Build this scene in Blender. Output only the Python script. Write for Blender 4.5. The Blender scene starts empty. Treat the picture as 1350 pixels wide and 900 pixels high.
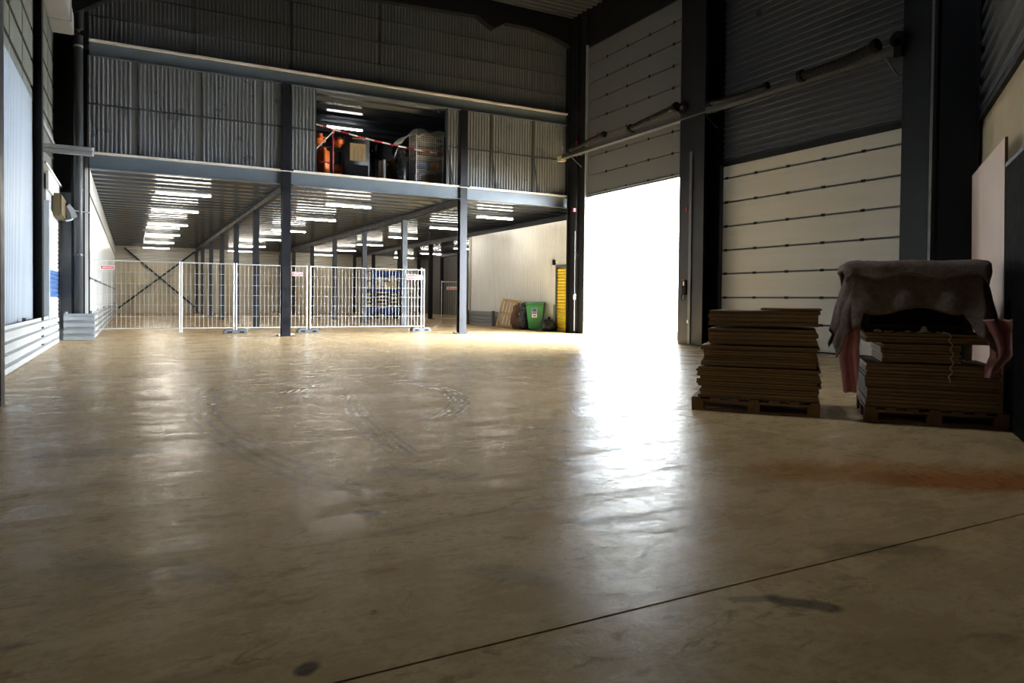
import bpy, bmesh, math, random
from mathutils import Vector, Matrix, noise as mnoise
random.seed(7)
sc = bpy.context.scene
col = sc.collection
R = math.radians

# ------------------------------------------------------------------ camera
CAM_H = 1.15
cam = bpy.data.cameras.new('camera')
cam.sensor_width = 36.0
cam.lens = 936.494 / 1350 * 36.0
cam.shift_y = -(450 - 413.428) / 1350
cam.clip_start = 0.05
cam.clip_end = 400
co = bpy.data.objects.new('camera', cam)
col.objects.link(co)
YAW, PIT, ROL = 0.491623, 0.0189157, 0.00988436
fw = Vector((math.sin(YAW) * math.cos(PIT), math.cos(YAW) * math.cos(PIT), -math.sin(PIT)))
rt = Vector((math.cos(YAW), -math.sin(YAW), 0))
up = rt.cross(fw)
c_, s_ = math.cos(ROL), math.sin(ROL)
r2 = c_ * rt + s_ * up
u2 = -s_ * rt + c_ * up
M = Matrix((r2, u2, -fw)).transposed().to_4x4()
M.translation = Vector((0, 0, CAM_H))
co.matrix_world = M
sc.camera = co

# ------------------------------------------------------------------ sky, portal, exposure
SKY = 104.0
SUN = 150.0
LAMP = 60.0
wd = bpy.data.worlds.new('overcast_sky')
sc.world = wd
wd.use_nodes = True
bgn = wd.node_tree.nodes['Background']
bgn.inputs[0].default_value = (0.83, 0.915, 1.0, 1)
bgn.inputs[1].default_value = SKY
pl = bpy.data.lights.new('door_portal', 'AREA')
pl.shape = 'RECTANGLE'
pl.size = 5.4
pl.size_y = 4.9
pl.cycles.is_portal = True
po = bpy.data.objects.new('door_portal', pl)
col.objects.link(po)
po.location = (14.36, 17.9, 2.45)
po.rotation_euler = (0, R(90), 0)
po.rotation_euler = Matrix(((0, 0, 1), (1, 0, 0), (0, 1, 0))).to_euler()
po['kind'] = 'helper'
SKX0, SKX1, SKY0, SKY1 = 3.75, 5.25, 7.1, 8.0      # roof light opening
p2 = bpy.data.lights.new('rooflight_portal', 'AREA')
p2.shape = 'RECTANGLE'
p2.size = SKX1 - SKX0
p2.size_y = SKY1 - SKY0
p2.cycles.is_portal = True
po2 = bpy.data.objects.new('rooflight_portal', p2)
col.objects.link(po2)
po2.location = ((SKX0 + SKX1) / 2, (SKY0 + SKY1) / 2, 12.22)
po2['kind'] = 'helper'
p3 = bpy.data.lights.new('side_portal', 'AREA')
p3.shape = 'RECTANGLE'
p3.size = 7.9
p3.size_y = 4.5
p3.cycles.is_portal = True
po3 = bpy.data.objects.new('side_portal', p3)
col.objects.link(po3)
po3.location = (-2.26, 13.5, 3.0)
po3.rotation_euler = Matrix(((0, 0, -1), (-1, 0, 0), (0, 1, 0))).to_euler()
po3['kind'] = 'helper'
sun = bpy.data.lights.new('sun', 'SUN')
sun.energy = SUN
sun.angle = R(.6)
sun.color = (1, .985, .96)
so = bpy.data.objects.new('sun', sun)
col.objects.link(so)
so.rotation_euler = Vector((-.05, -.90, .47)).to_track_quat('Z', 'Y').to_euler()
so.location = (30, -20, 30)
sc.view_settings.view_transform = 'Standard'
sc.view_settings.look = 'None'
sc.view_settings.exposure = 0.24
sc.view_settings.gamma = 1.0
sc.view_settings.use_curve_mapping = False
sc.cycles.use_denoising = True
sc.cycles.max_bounces = 10
sc.cycles.diffuse_bounces = 6
sc.cycles.glossy_bounces = 4
sc.cycles.sample_clamp_indirect = 36.0
sc.cycles.caustics_reflective = False
sc.cycles.caustics_refractive = False


# ------------------------------------------------------------------ materials
def nd(nt, typ, **kw):
    n = nt.nodes.new(typ)
    for k, v in kw.items():
        setattr(n, k, v)
    return n


def mat(name, base, rough=0.5, metal=0.0, var=0.15, scale=4.0, bump=0.0, bscale=60.0, rvar=0.1, spec=0.5, stretch=(1, 1, 1)):
    """painted / sheet material with noise-driven colour and gloss variation"""
    m = bpy.data.materials.new(name)
    m.use_nodes = True
    nt = m.node_tree
    b = nt.nodes['Principled BSDF']
    b.inputs['Metallic'].default_value = metal
    b.inputs['Specular IOR Level'].default_value = spec
    tc = nd(nt, 'ShaderNodeTexCoord')
    mp = nd(nt, 'ShaderNodeMapping')
    mp.inputs['Scale'].default_value = stretch
    nt.links.new(tc.outputs['Object'], mp.inputs[0])
    nz = nd(nt, 'ShaderNodeTexNoise')
    nz.inputs['Scale'].default_value = scale
    nz.inputs['Detail'].default_value = 6
    nz.inputs['Roughness'].default_value = 0.6
    nt.links.new(mp.outputs[0], nz.inputs['Vector'])
    mr = nd(nt, 'ShaderNodeMapRange')
    mr.inputs[1].default_value = 0.25
    mr.inputs[2].default_value = 0.75
    mr.inputs[3].default_value = 1 - var
    mr.inputs[4].default_value = 1 + var
    nt.links.new(nz.outputs[0], mr.inputs[0])
    mx = nd(nt, 'ShaderNodeVectorMath', operation='SCALE')
    mx.inputs[0].default_value = base[:3]
    nt.links.new(mr.outputs[0], mx.inputs['Scale'])
    nt.links.new(mx.outputs[0], b.inputs['Base Color'])
    m2 = nd(nt, 'ShaderNodeMapRange')
    m2.inputs[1].default_value = 0.3
    m2.inputs[2].default_value = 0.7
    m2.inputs[3].default_value = max(0.02, rough - rvar)
    m2.inputs[4].default_value = min(1, rough + rvar)
    nt.links.new(nz.outputs[0], m2.inputs[0])
    nt.links.new(m2.outputs[0], b.inputs['Roughness'])
    if bump:
        n2 = nd(nt, 'ShaderNodeTexNoise')
        n2.inputs['Scale'].default_value = bscale
        n2.inputs['Detail'].default_value = 4
        nt.links.new(mp.outputs[0], n2.inputs['Vector'])
        bp = nd(nt, 'ShaderNodeBump')
        bp.inputs['Strength'].default_value = bump
        bp.inputs['Distance'].default_value = 0.02
        nt.links.new(n2.outputs[0], bp.inputs['Height'])
        nt.links.new(bp.outputs[0], b.inputs['Normal'])
    return m


def emat(name, c, s):
    m = bpy.data.materials.new(name)
    m.use_nodes = True
    nt = m.node_tree
    nt.nodes.clear()
    e = nd(nt, 'ShaderNodeEmission')
    e.inputs[0].default_value = (*c, 1)
    e.inputs[1].default_value = s
    o = nd(nt, 'ShaderNodeOutputMaterial')
    nt.links.new(e.outputs[0], o.inputs[0])
    return m


def circle3(a, b, c):
    ax, ay = a
    bx, by = b
    cx, cy = c
    d = 2 * (ax * (by - cy) + bx * (cy - ay) + cx * (ay - by))
    ux = ((ax * ax + ay * ay) * (by - cy) + (bx * bx + by * by) * (cy - ay) + (cx * cx + cy * cy) * (ay - by)) / d
    uy = ((ax * ax + ay * ay) * (cx - bx) + (bx * bx + by * by) * (ax - cx) + (cx * cx + cy * cy) * (bx - ax)) / d
    return ux, uy, math.hypot(ax - ux, ay - uy)


def concrete():
    m = bpy.data.materials.new('polished_concrete')
    m.use_nodes = True
    nt = m.node_tree
    L = nt.links.new
    b = nt.nodes['Principled BSDF']
    tc = nd(nt, 'ShaderNodeTexCoord')
    P = tc.outputs['Object']

    def nz(scale, det=6, rough=0.6, vec=P, dist=0.0):
        n = nd(nt, 'ShaderNodeTexNoise')
        n.inputs['Scale'].default_value = scale
        n.inputs['Detail'].default_value = det
        n.inputs['Roughness'].default_value = rough
        n.inputs['Distortion'].default_value = dist
        L(vec, n.inputs['Vector'])
        return n.outputs[0]

    def mth(op, a, c=None, clamp=False):
        n = nd(nt, 'ShaderNodeMath', operation=op, use_clamp=clamp)
        for i, v in enumerate((a, c)):
            if v is None:
                continue
            if isinstance(v, (int, float)):
                n.inputs[i].default_value = v
            else:
                L(v, n.inputs[i])
        return n.outputs[0]

    def rng(v, a, c, d, e, smooth=False):
        n = nd(nt, 'ShaderNodeMapRange')
        if smooth:
            n.interpolation_type = 'SMOOTHSTEP'
        L(v, n.inputs[0])
        for i, x in enumerate((a, c, d, e)):
            n.inputs[i + 1].default_value = x
        return n.outputs[0]

    def mixc(f, a, c, blend='MIX'):
        n = nd(nt, 'ShaderNodeMix', data_type='RGBA', blend_type=blend)
        L(f, n.inputs[0]) if not isinstance(f, (int, float)) else setattr(n.inputs[0], 'default_value', f)
        for i, v in ((6, a), (7, c)):
            if isinstance(v, tuple):
                n.inputs[i].default_value = (*v, 1)
            else:
                L(v, n.inputs[i])
        return n.outputs[2]
    big = nz(0.35, 5, 0.6)
    mid = nz(1.7, 8, 0.65)
    fine = nz(14, 8, 0.7)
    mp = nd(nt, 'ShaderNodeMapping')
    mp.inputs['Rotation'].default_value = (0, 0, 0.5)
    mp.inputs['Scale'].default_value = (0.5, 2.6, 1)
    L(P, mp.inputs[0])
    strk = nz(1.6, 8, 0.7, mp.outputs[0], 0.6)
    c = mixc(rng(big, .3, .7, 0, 1), (0.43, 0.285, 0.13), (0.54, 0.37, 0.175))
    c = mixc(rng(mid, .35, .72, 0, .75), c, (0.60, 0.425, 0.22))
    c = mixc(rng(strk, .52, .72, 0, .65), c, (0.23, 0.16, 0.08))
    c = mixc(rng(fine, .48, .72, 0, .48), c, (0.21, 0.15, 0.078))
    rough = rng(mid, .3, .7, .17, .34)
    rough = mth('ADD', rough, rng(fine, .35, .7, -.03, .10))
    rough = mth('ADD', rough, rng(strk, .45, .7, -.02, .16))
    mp2 = nd(nt, 'ShaderNodeMapping')
    mp2.inputs['Rotation'].default_value = (0, 0, -.35)
    mp2.inputs['Scale'].default_value = (1.0, 2.2, 1)
    L(P, mp2.inputs[0])
    scuff = rng(nz(3.4, 12, .72, mp2.outputs[0], .8), .56, .64, 0, 1, True)
    c = mixc(mth('MULTIPLY', scuff, .42), c, (0.13, 0.09, 0.05))
    # distorted position for irregular stain outlines
    nv = nd(nt, 'ShaderNodeTexNoise')
    nv.inputs['Scale'].default_value = 5.0
    nv.inputs['Detail'].default_value = 5
    L(P, nv.inputs['Vector'])
    vs = nd(nt, 'ShaderNodeVectorMath', operation='SUBTRACT')
    vs.inputs[1].default_value = (.5, .5, .5)
    L(nv.outputs['Color'], vs.inputs[0])
    vsc = nd(nt, 'ShaderNodeVectorMath', operation='SCALE')
    vsc.inputs['Scale'].default_value = 0.42
    L(vs.outputs[0], vsc.inputs[0])

    def capsule(p, q, r, amp):
        vm = nd(nt, 'ShaderNodeVectorMath', operation='SCALE')
        L(vsc.outputs[0], vm.inputs[0])
        vm.inputs['Scale'].default_value = amp
        ad = nd(nt, 'ShaderNodeVectorMath', operation='ADD')
        L(P, ad.inputs[0])
        L(vm.outputs[0], ad.inputs[1])
        ml = nd(nt, 'ShaderNodeVectorMath', operation='MULTIPLY')
        L(ad.outputs[0], ml.inputs[0])
        ml.inputs[1].default_value = (1, 1, 0)
        sb = nd(nt, 'ShaderNodeVectorMath', operation='SUBTRACT')
        L(ml.outputs[0], sb.inputs[0])
        sb.inputs[1].default_value = (p[0], p[1], 0)
        d = Vector((q[0] - p[0], q[1] - p[1], 0))
        dot = nd(nt, 'ShaderNodeVectorMath', operation='DOT_PRODUCT')
        L(sb.outputs[0], dot.inputs[0])
        dot.inputs[1].default_value = d / max(d.length_squared, 1e-6)
        cl = mth('ADD', dot.outputs['Value'], 0.0, True)
        sc_ = nd(nt, 'ShaderNodeVectorMath', operation='SCALE')
        sc_.inputs[0].default_value = d
        L(cl, sc_.inputs['Scale'])
        df = nd(nt, 'ShaderNodeVectorMath', operation='DISTANCE')
        L(sb.outputs[0], df.inputs[0])
        L(sc_.outputs[0], df.inputs[1])
        return rng(df.outputs['Value'], r * .45, r * 1.15, 1, 0, True)
    dark = (0.055, 0.043, 0.03)
    for p, q, r, a, f in [((2.20, 1.93), (2.33, 1.78), .055, .22, .75), ((2.05, 2.0), (2.2, 1.93), .03, .2, .5),
                          ((.47, 2.21), (.49, 2.23), .035, .12, .85), ((1.10, 3.74), (1.16, 3.68), .05, .2, .7),
                          ((.78, 2.51), (.785, 2.52), .016, .05, .8), ((-.5, 6.06), (.65, 5.86), .16, .5, .35),
                          ((3.24, 4.60), (3.36, 4.48), .05, .25, .8), ((3.40, 4.30), (3.52, 4.22), .045, .25, .75),
                          ((2.5, 3.7), (2.75, 3.75), .03, .3, .45), ((1.5, 4.6), (1.9, 4.2), .12, .6, .3),
                          ((2.9, 2.2), (3.3, 2.0), .10, .4, .4), ((.2, 3.3), (.3, 3.1), .10, .5, .3),
                          ((1.3, 2.7), (1.5, 2.5), .10, .5, .3), ((1.0, 4.9), (1.2, 5.1), .05, .3, .4),
                          ((2.1, 3.1), (2.35, 2.9), .08, .5, .35), ((-.2, 3.6), (0, 3.3), .14, .6, .25),
                          ((3.0, 5.6), (3.5, 5.2), .06, .5, .4), ((2.6, 4.4), (2.9, 4.2), .05, .4, .4)]:
        k = mth('MULTIPLY', capsule(p, q, r, a), f)
        c = mixc(k, c, dark)
    k = mth('MULTIPLY', capsule((4.1, 3.3), (5.4, 2.4), .42, 1.0), .62)
    c = mixc(k, c, (0.34, 0.12, 0.022))
    k = mth('MULTIPLY', capsule((4.5, 2.8), (5.6, 2.1), .25, .8), .6)
    c = mixc(k, c, (0.30, 0.09, 0.018))
    # tyre tracks: concentric tread lines on circular arcs
    sep = nd(nt, 'ShaderNodeSeparateXYZ')
    L(P, sep.inputs[0])

    def track(a, bb, cc, w, n, y0, y1, f):
        nonlocal c, rough
        ux, uy, r = circle3(a, bb, cc)
        ml = nd(nt, 'ShaderNodeVectorMath', operation='MULTIPLY')
        L(P, ml.inputs[0])
        ml.inputs[1].default_value = (1, 1, 0)
        ds = nd(nt, 'ShaderNodeVectorMath', operation='DISTANCE')
        L(ml.outputs[0], ds.inputs[0])
        ds.inputs[1].default_value = (ux, uy, 0)
        e = mth('SUBTRACT', ds.outputs['Value'], r)
        band = rng(mth('ABSOLUTE', e), w * .42, w * .5, 1, 0, True)
        tread = rng(mth('SINE', mth('MULTIPLY', e, 2 * math.pi * n / w)), -.3, .4, 0, 1, True)
        ym = mth('MULTIPLY', rng(sep.outputs[1], y0, y0 + .8, 0, 1, True), rng(sep.outputs[1], y1 - .8, y1, 1, 0, True))
        # only the half of the circle that holds the middle point
        sx = 1 if bb[0] > ux else -1
        hm = rng(mth('MULTIPLY', mth('SUBTRACT', sep.outputs[0], ux), float(sx)), 0, .2, 0, 1)
        k = mth('MULTIPLY', mth('MULTIPLY', band, tread), mth('MULTIPLY', ym, hm))
        k = mth('MULTIPLY', k, f)
        c = mixc(k, c, (0.10, 0.08, 0.055))
        rough = mth('SUBTRACT', rough, mth('MULTIPLY', k, .05))
    track((.8, 9.08), (.68, 6.67), (1.21, 4.1), .34, 3, 3.6, 10.0, .55)
    track((3.32, 9.75), (3.46, 7.9), (2.49, 6.22), .30, 4, 5.9, 9.9, .75)
    track((2.36, 8.6), (2.02, 7.1), (1.82, 5.6), .30, 4, 4.6, 8.9, .6)
    track((1.5, 8.41), (1.9, 9.3), (2.44, 10.12), .30, 4, 8.0, 10.4, .6)
    track((4.4, 6.6), (3.6, 4.9), (3.1, 2.8), .28, 4, 4.2, 7.4, .5)
    L(c, b.inputs['Base Color'])
    L(mth('MAXIMUM', rough, .17), b.inputs['Roughness'])
    L(mth('MULTIPLY', rng(fine, .4, .62, .19, .05), mth('MULTIPLY', rng(strk, .42, .66, 1.15, .35), rng(scuff, 0, 1, 1, .12))), b.inputs['Specular IOR Level'])
    bp = nd(nt, 'ShaderNodeBump')
    bp.inputs['Strength'].default_value = 0.17
    bp.inputs['Distance'].default_value = 0.01
    L(nz(22, 8, .7), bp.inputs['Height'])
    b2 = nd(nt, 'ShaderNodeBump')
    b2.inputs['Strength'].default_value = 0.02
    b2.inputs['Distance'].default_value = 0.05
    L(strk, b2.inputs['Height'])
    L(bp.outputs[0], b2.inputs['Normal'])
    L(b2.outputs[0], b.inputs['Normal'])
    return m


MT = {}
MT['concrete'] = concrete()
MT['dark_steel'] = mat('dark_painted_steel', (.006, .0065, .008), .6, 0, .25, 3, .03, 60, .1, .25)
MT['column'] = mat('blue_black_painted_steel', (.0075, .0085, .0125), .42, 0, .25, 3, .03, 60, .1, .4)
MT['beam'] = mat('grey_blue_primer_steel', (.10, .125, .15), .40, 0, .12, 2)
MT['flange'] = mat('lit_edge_steel', (.66, .64, .58), .5, 0, .15, 3)  # paler than the beam: light along the flange edges is put into the colour
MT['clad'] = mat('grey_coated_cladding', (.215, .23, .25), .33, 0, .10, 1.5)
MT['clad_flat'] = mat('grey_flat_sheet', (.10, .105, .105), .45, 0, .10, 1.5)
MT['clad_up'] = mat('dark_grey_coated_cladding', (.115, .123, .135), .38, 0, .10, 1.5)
MT['clad_right'] = mat('slate_coated_cladding', (.060, .067, .082), .36, 0, .12, 1.2)
MT['girt'] = mat('thin_steel_girt', (.045, .05, .055), .45, 0, .1, 4)
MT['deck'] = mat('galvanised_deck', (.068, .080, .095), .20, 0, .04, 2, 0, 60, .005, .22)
MT['roof'] = mat('roof_deck_sheet', (.05, .053, .057), .45, .2, .12, 2)
MT['white_sheet'] = mat('white_glossy_sheet', (.84, .85, .84), .22, 0, .04, 1.5, .0, 60, .04)
MT['bluewhite'] = mat('bluish_white_profile_sheet', (.62, .69, .80), .25, 0, .06, 1.5)
MT['beige'] = mat('beige_panel', (.50, .43, .29), .55, 0, .10, 1.2)
MT['farwhite'] = mat('pale_cladding', (.48, .46, .40), .4, 0, .08, 1.2)
MT['greywall'] = mat('dark_grey_wall_panel', (.12, .12, .115), .6, 0, .10, 1.2)
MT['wallgreen'] = mat('grey_green_liner_panel', (.155, .17, .15), .5, 0, .12, 2)
MT['duct'] = mat('pale_grey_duct', (.36, .37, .38), .5, 0, .08, 2)
MT['plinth'] = mat('worn_grey_white_rail', (.44, .44, .43), .5, .0, .18, 5, .04, 25)
MT['plinth_grey'] = mat('grey_rail', (.28, .30, .31), .5, 0, .15, 5)
MT['diagbeige'] = mat('yellowish_wall_plaster', (.46, .38, .24), .8, 0, .12, 2.5, .05)
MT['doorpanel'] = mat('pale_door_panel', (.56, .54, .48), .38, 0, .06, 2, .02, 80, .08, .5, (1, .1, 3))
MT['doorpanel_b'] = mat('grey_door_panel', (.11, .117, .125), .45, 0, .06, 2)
MT['rubber'] = mat('black_rubber', (.015, .015, .017), .7, 0, .2, 6)
MT['alu'] = mat('aluminium', (.55, .57, .6), .35, .7, .08, 6)
MT['galv'] = mat('galvanised_wire', (.62, .64, .64), .4, .35, .1, 6)
MT['yellow'] = mat('yellow_shutter', (.80, .60, .02), .4, 0, .08, 4)
MT['red'] = mat('red_paint', (.42, .02, .03), .45, 0, .1, 6)
MT['white'] = mat('white_paint', (.75, .75, .75), .45, 0, .06, 6)
MT['blue'] = mat('blue_paint', (.015, .075, .30), .4, 0, .12, 4)
MT['bluepanel'] = mat('blue_shutter_band', (.06, .13, .32), .4, 0, .08, 4)
MT['green'] = mat('green_plastic', (.012, .17, .035), .42, 0, .12, 4)
MT['wood'] = mat('pale_pallet_wood', (.58, .40, .20), .7, 0, .22, 8, .1, 40, .1, .3, (1, 6, 1))
MT['oldwood'] = mat('brown_pallet_wood', (.22, .125, .06), .75, 0, .25, 8, .12, 40, .1, .3, (1, 6, 1))
MT['card'] = mat('brown_cardboard', (.27, .17, .085), .75, 0, .14, 5, .05, 60)
MT['card_b'] = mat('brown_cardboard_darker', (.21, .13, .065), .75, 0, .14, 5, .05, 60)
MT['bag'] = mat('black_bin_bag', (.02, .02, .022), .28, 0, .3, 6, .5, 9)
MT['brownbag'] = mat('brown_sack', (.16, .085, .045), .8, 0, .25, 8, .3, 20)
MT['blanket'] = mat('grey_brown_felt', (.27, .205, .17), .95, 0, .30, 22, .9, 170, .03, .1)
MT['crate'] = mat('dark_upholstery', (.03, .024, .02), .8, 0, .2, 5)
MT['ply'] = mat('pinkish_plywood', (.74, .58, .50), .55, 0, .08, 2.2, .02, 60, .08, .4, (4, 4, .5))
MT['plyedge'] = mat('plywood_edge', (.20, .11, .06), .7, 0, .2, 9)
MT['black'] = mat('black_panel', (.008, .008, .008), .85, 0, .2, 5, 0, 60, .1, .1)
MT['orange'] = mat('orange_vinyl', (.80, .19, .035), .45, 0, .15, 5)
MT['cabinet'] = mat('dark_grey_cabinet', (.05, .055, .06), .5, 0, .1, 4)
MT['brownpanel'] = mat('brown_board', (.26, .17, .07), .6, 0, .2, 10)
MT['film'] = mat('white_sheet_film', (.68, .63, .55), .4, 0, .12, 4, .2, 12)
MT['wire'] = mat('white_wire', (.6, .6, .6), .5, 0, .05, 6)
MT['hose'] = mat('black_hose', (.010, .010, .011), .8, 0, .2, 6, 0, 60, .1, .2)
MT['rail'] = mat('grey_rail_profile', (.09, .095, .105), .4, .3, .1, 4)
MT['brownbox'] = mat('brown_housing', (.10, .075, .03), .6, 0, .1, 6)
MT['greyplastic'] = mat('grey_plastic_block', (.10, .105, .11), .6, 0, .15, 8)
MT['housing'] = mat('lamp_housing', (.7, .7, .7), .4, 0, .04, 6)
MT['tube'] = emat('lit_fluorescent_tube', (1.0, .93, .80), LAMP)
MT['tube2'] = emat('lit_fluorescent_tube_storage', (1.0, .95, .90), 40.0)
MT['yard'] = mat('bright_yard_concrete', (.55, .55, .54), .8, 0, .08, .5)
MT['cream'] = mat('cream_plastic', (.6, .52, .33), .5, 0, .06, 6)
MT['paper'] = mat('printed_label', (.7, .72, .75), .5, 0, .03, 6)


def pinkfilm():
    m = mat('pink_plastic_film', (.88, .56, .60), .22, 0, .2, 7, .35, 14)
    nt = m.node_tree
    b = nt.nodes['Principled BSDF']
    out = nt.nodes['Material Output']
    tr = nd(nt, 'ShaderNodeBsdfTranslucent')
    tr.inputs[0].default_value = (.92, .58, .62, 1)
    mx = nd(nt, 'ShaderNodeMixShader')
    mx.inputs[0].default_value = .45
    nt.links.new(b.outputs[0], mx.inputs[1])
    nt.links.new(tr.outputs[0], mx.inputs[2])
    nt.links.new(mx.outputs[0], out.inputs[0])
    return m


MT['pink'] = pinkfilm()


def polycarb():
    m = mat('translucent_daylight_sheet', (.34, .37, .40), .4, 0, .03, 1.5, 0, 60, .0, .3)
    nt = m.node_tree
    b = nt.nodes['Principled BSDF']
    out = nt.nodes['Material Output']
    tr = nd(nt, 'ShaderNodeBsdfTranslucent')
    # vertical webs of the multiwall sheet let less light through
    tc = nd(nt, 'ShaderNodeTexCoord')
    wv = nd(nt, 'ShaderNodeTexWave', wave_type='BANDS', bands_direction='Y', wave_profile='SIN')
    wv.inputs['Scale'].default_value = 1.9
    wv.inputs['Distortion'].default_value = .6
    wv.inputs['Detail'].default_value = 3
    nt.links.new(tc.outputs['Object'], wv.inputs['Vector'])
    rp_ = nd(nt, 'ShaderNodeMapRange')
    rp_.inputs[3].default_value = .55
    rp_.inputs[4].default_value = 1.1
    nt.links.new(wv.outputs['Fac'], rp_.inputs[0])
    sc_ = nd(nt, 'ShaderNodeVectorMath', operation='SCALE')
    sc_.inputs[0].default_value = (.0031, .0037, .0044)
    nt.links.new(rp_.outputs[0], sc_.inputs['Scale'])
    nt.links.new(sc_.outputs[0], tr.inputs[0])
    ad = nd(nt, 'ShaderNodeAddShader')
    nt.links.new(b.outputs[0], ad.inputs[0])
    nt.links.new(tr.outputs[0], ad.inputs[1])
    nt.links.new(ad.outputs[0], out.inputs[0])
    return m


MT['polycarb'] = polycarb()


# ------------------------------------------------------------------ mesh helpers
class MB:
    def __init__(s):
        s.v = []
        s.f = []

    def add(s, vs, fs):
        o = len(s.v)
        s.v += [tuple(v) for v in vs]
        s.f += [tuple(i + o for i in f) for f in fs]
        return s

    def box(s, x0, x1, y0, y1, z0, z1):
        return s.add([(x0, y0, z0), (x1, y0, z0), (x1, y1, z0), (x0, y1, z0), (x0, y0, z1), (x1, y0, z1), (x1, y1, z1), (x0, y1, z1)],
                     [(0, 3, 2, 1), (4, 5, 6, 7), (0, 1, 5, 4), (1, 2, 6, 5), (2, 3, 7, 6), (3, 0, 4, 7)])

    def bar(s, p, q, w, h, upv=(0, 0, 1)):
        p, q = Vector(p), Vector(q)
        d = (q - p).normalized()
        a = d.cross(Vector(upv))
        if a.length < 1e-4:
            a = d.cross(Vector((1, 0, 0)))
        a.normalize()
        b = a.cross(d)
        vs = []
        for c in (p, q):
            for i, j in ((-1, -1), (1, -1), (1, 1), (-1, 1)):
                vs.append(c + a * (i * w / 2) + b * (j * h / 2))
        return s.add(vs, [(0, 1, 2, 3), (7, 6, 5, 4), (0, 4, 5, 1), (1, 5, 6, 2), (2, 6, 7, 3), (3, 7, 4, 0)])

    def tube(s, pts, r, n=8, caps=True, rr=None):
        pts = [Vector(p) for p in pts]
        vs = []
        for i, p in enumerate(pts):
            d = (pts[min(i + 1, len(pts) - 1)] - pts[max(i - 1, 0)]).normalized()
            a = d.cross(Vector((0, 0, 1)))
            if a.length < 1e-3:
                a = d.cross(Vector((1, 0, 0)))
            a.normalize()
            b = a.cross(d)
            rad = rr[i] if rr else r
            for k in range(n):
                t = 2 * math.pi * k / n
                vs.append(p + a * (math.cos(t) * rad) + b * (math.sin(t) * rad))
        fs = []
        for i in range(len(pts) - 1):
            for k in range(n):
                fs.append((i * n + k, i * n + (k + 1) % n, (i + 1) * n + (k + 1) % n, (i + 1) * n + k))
        if caps:
            fs.append(tuple(range(n - 1, -1, -1)))
            fs.append(tuple(range((len(pts) - 1) * n, len(pts) * n)))
        return s.add(vs, fs)

    def prism(s, poly, o, u, v, d):
        """polygon poly (in u,v) extruded by vector d"""
        o, u, v, d = Vector(o), Vector(u), Vector(v), Vector(d)
        n = len(poly)
        a = [o + u * x + v * y for x, y in poly]
        vs = a + [p + d for p in a]
        fs = [tuple(range(n - 1, -1, -1)), tuple(range(n, 2 * n))]
        for i in range(n):
            j = (i + 1) % n
            fs.append((i, j, n + j, n + i))
        return s.add(vs, fs)

    def corr(s, o, u, v, nrm, w, h, pitch, depth, flat=.35, slope=.15):
        """trapezoidal profiled sheet: ribs run along v, profile along u, ribs stand out along nrm"""
        o, u, v, nrm = Vector(o), Vector(u), Vector(v), Vector(nrm)
        xs = []
        x = 0.0
        while x < w - 1e-6:
            for dx, dz in ((0, 0), (.5 - flat / 2 - slope + .0, 0), (.5 - flat / 2, 1), (.5 + flat / 2, 1), (min(.999, .5 + flat / 2 + slope), 0)):
                if x + dx * pitch <= w:
                    xs.append((x + dx * pitch, dz * depth))
            x += pitch
        xs.append((w, 0))
        vs = []
        for a, b in xs:
            p = o + u * a + nrm * b
            vs += [p, p + v * h]
        fs = [(2 * i, 2 * i + 2, 2 * i + 3, 2 * i + 1) for i in range(len(xs) - 1)]
        return s.add(vs, fs)

    def build(s, name, m, parent=None, smooth=False, bevel=0.0, loc=None, rotz=0.0):
        me = bpy.data.meshes.new(name)
        me.from_pydata(s.v, [], s.f)
        bm = bmesh.new()
        bm.from_mesh(me)
        bmesh.ops.recalc_face_normals(bm, faces=bm.faces)
        if bevel:
            bmesh.ops.bevel(bm, geom=bm.edges[:], offset=bevel, segments=2, affect='EDGES', clamp_overlap=True)
        bm.to_mesh(me)
        bm.free()
        me.materials.append(MT[m] if isinstance(m, str) else m)
        if smooth:
            for p in me.polygons:
                p.use_smooth = True
        o = bpy.data.objects.new(name, me)
        col.objects.link(o)
        if loc is not None:
            o.location = loc
        o.rotation_euler.z = rotz
        if parent is not None:
            o.parent = parent
        return o


def box(*a):
    return MB().box(*a)


def tag(o, label=None, cat=None, group=None, kind=None):
    if label:
        o['label'] = label
    if cat:
        o['category'] = cat
    if group:
        o['group'] = group
    if kind:
        o['kind'] = kind
    return o


def empty(name, loc=(0, 0, 0), rz=0.0):
    o = bpy.data.objects.new(name, None)
    o.empty_display_size = .1
    col.objects.link(o)
    o.location = loc
    o.rotation_euler.z = rz
    return o


def struct(o, label, cat):
    return tag(o, label, cat, None, 'structure')


def copy_tree(o, parent=None):
    c = o.copy()
    col.objects.link(c)
    c.parent = parent
    for ch in [x for x in bpy.data.objects if x.parent == o]:
        copy_tree(ch, c)
    return c


X, Y, Z = (1, 0, 0), (0, 1, 0), (0, 0, 1)
ORD = ['first', 'second', 'third', 'fourth', 'fifth', 'sixth', 'seventh', 'eighth', 'ninth', 'tenth']

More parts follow.
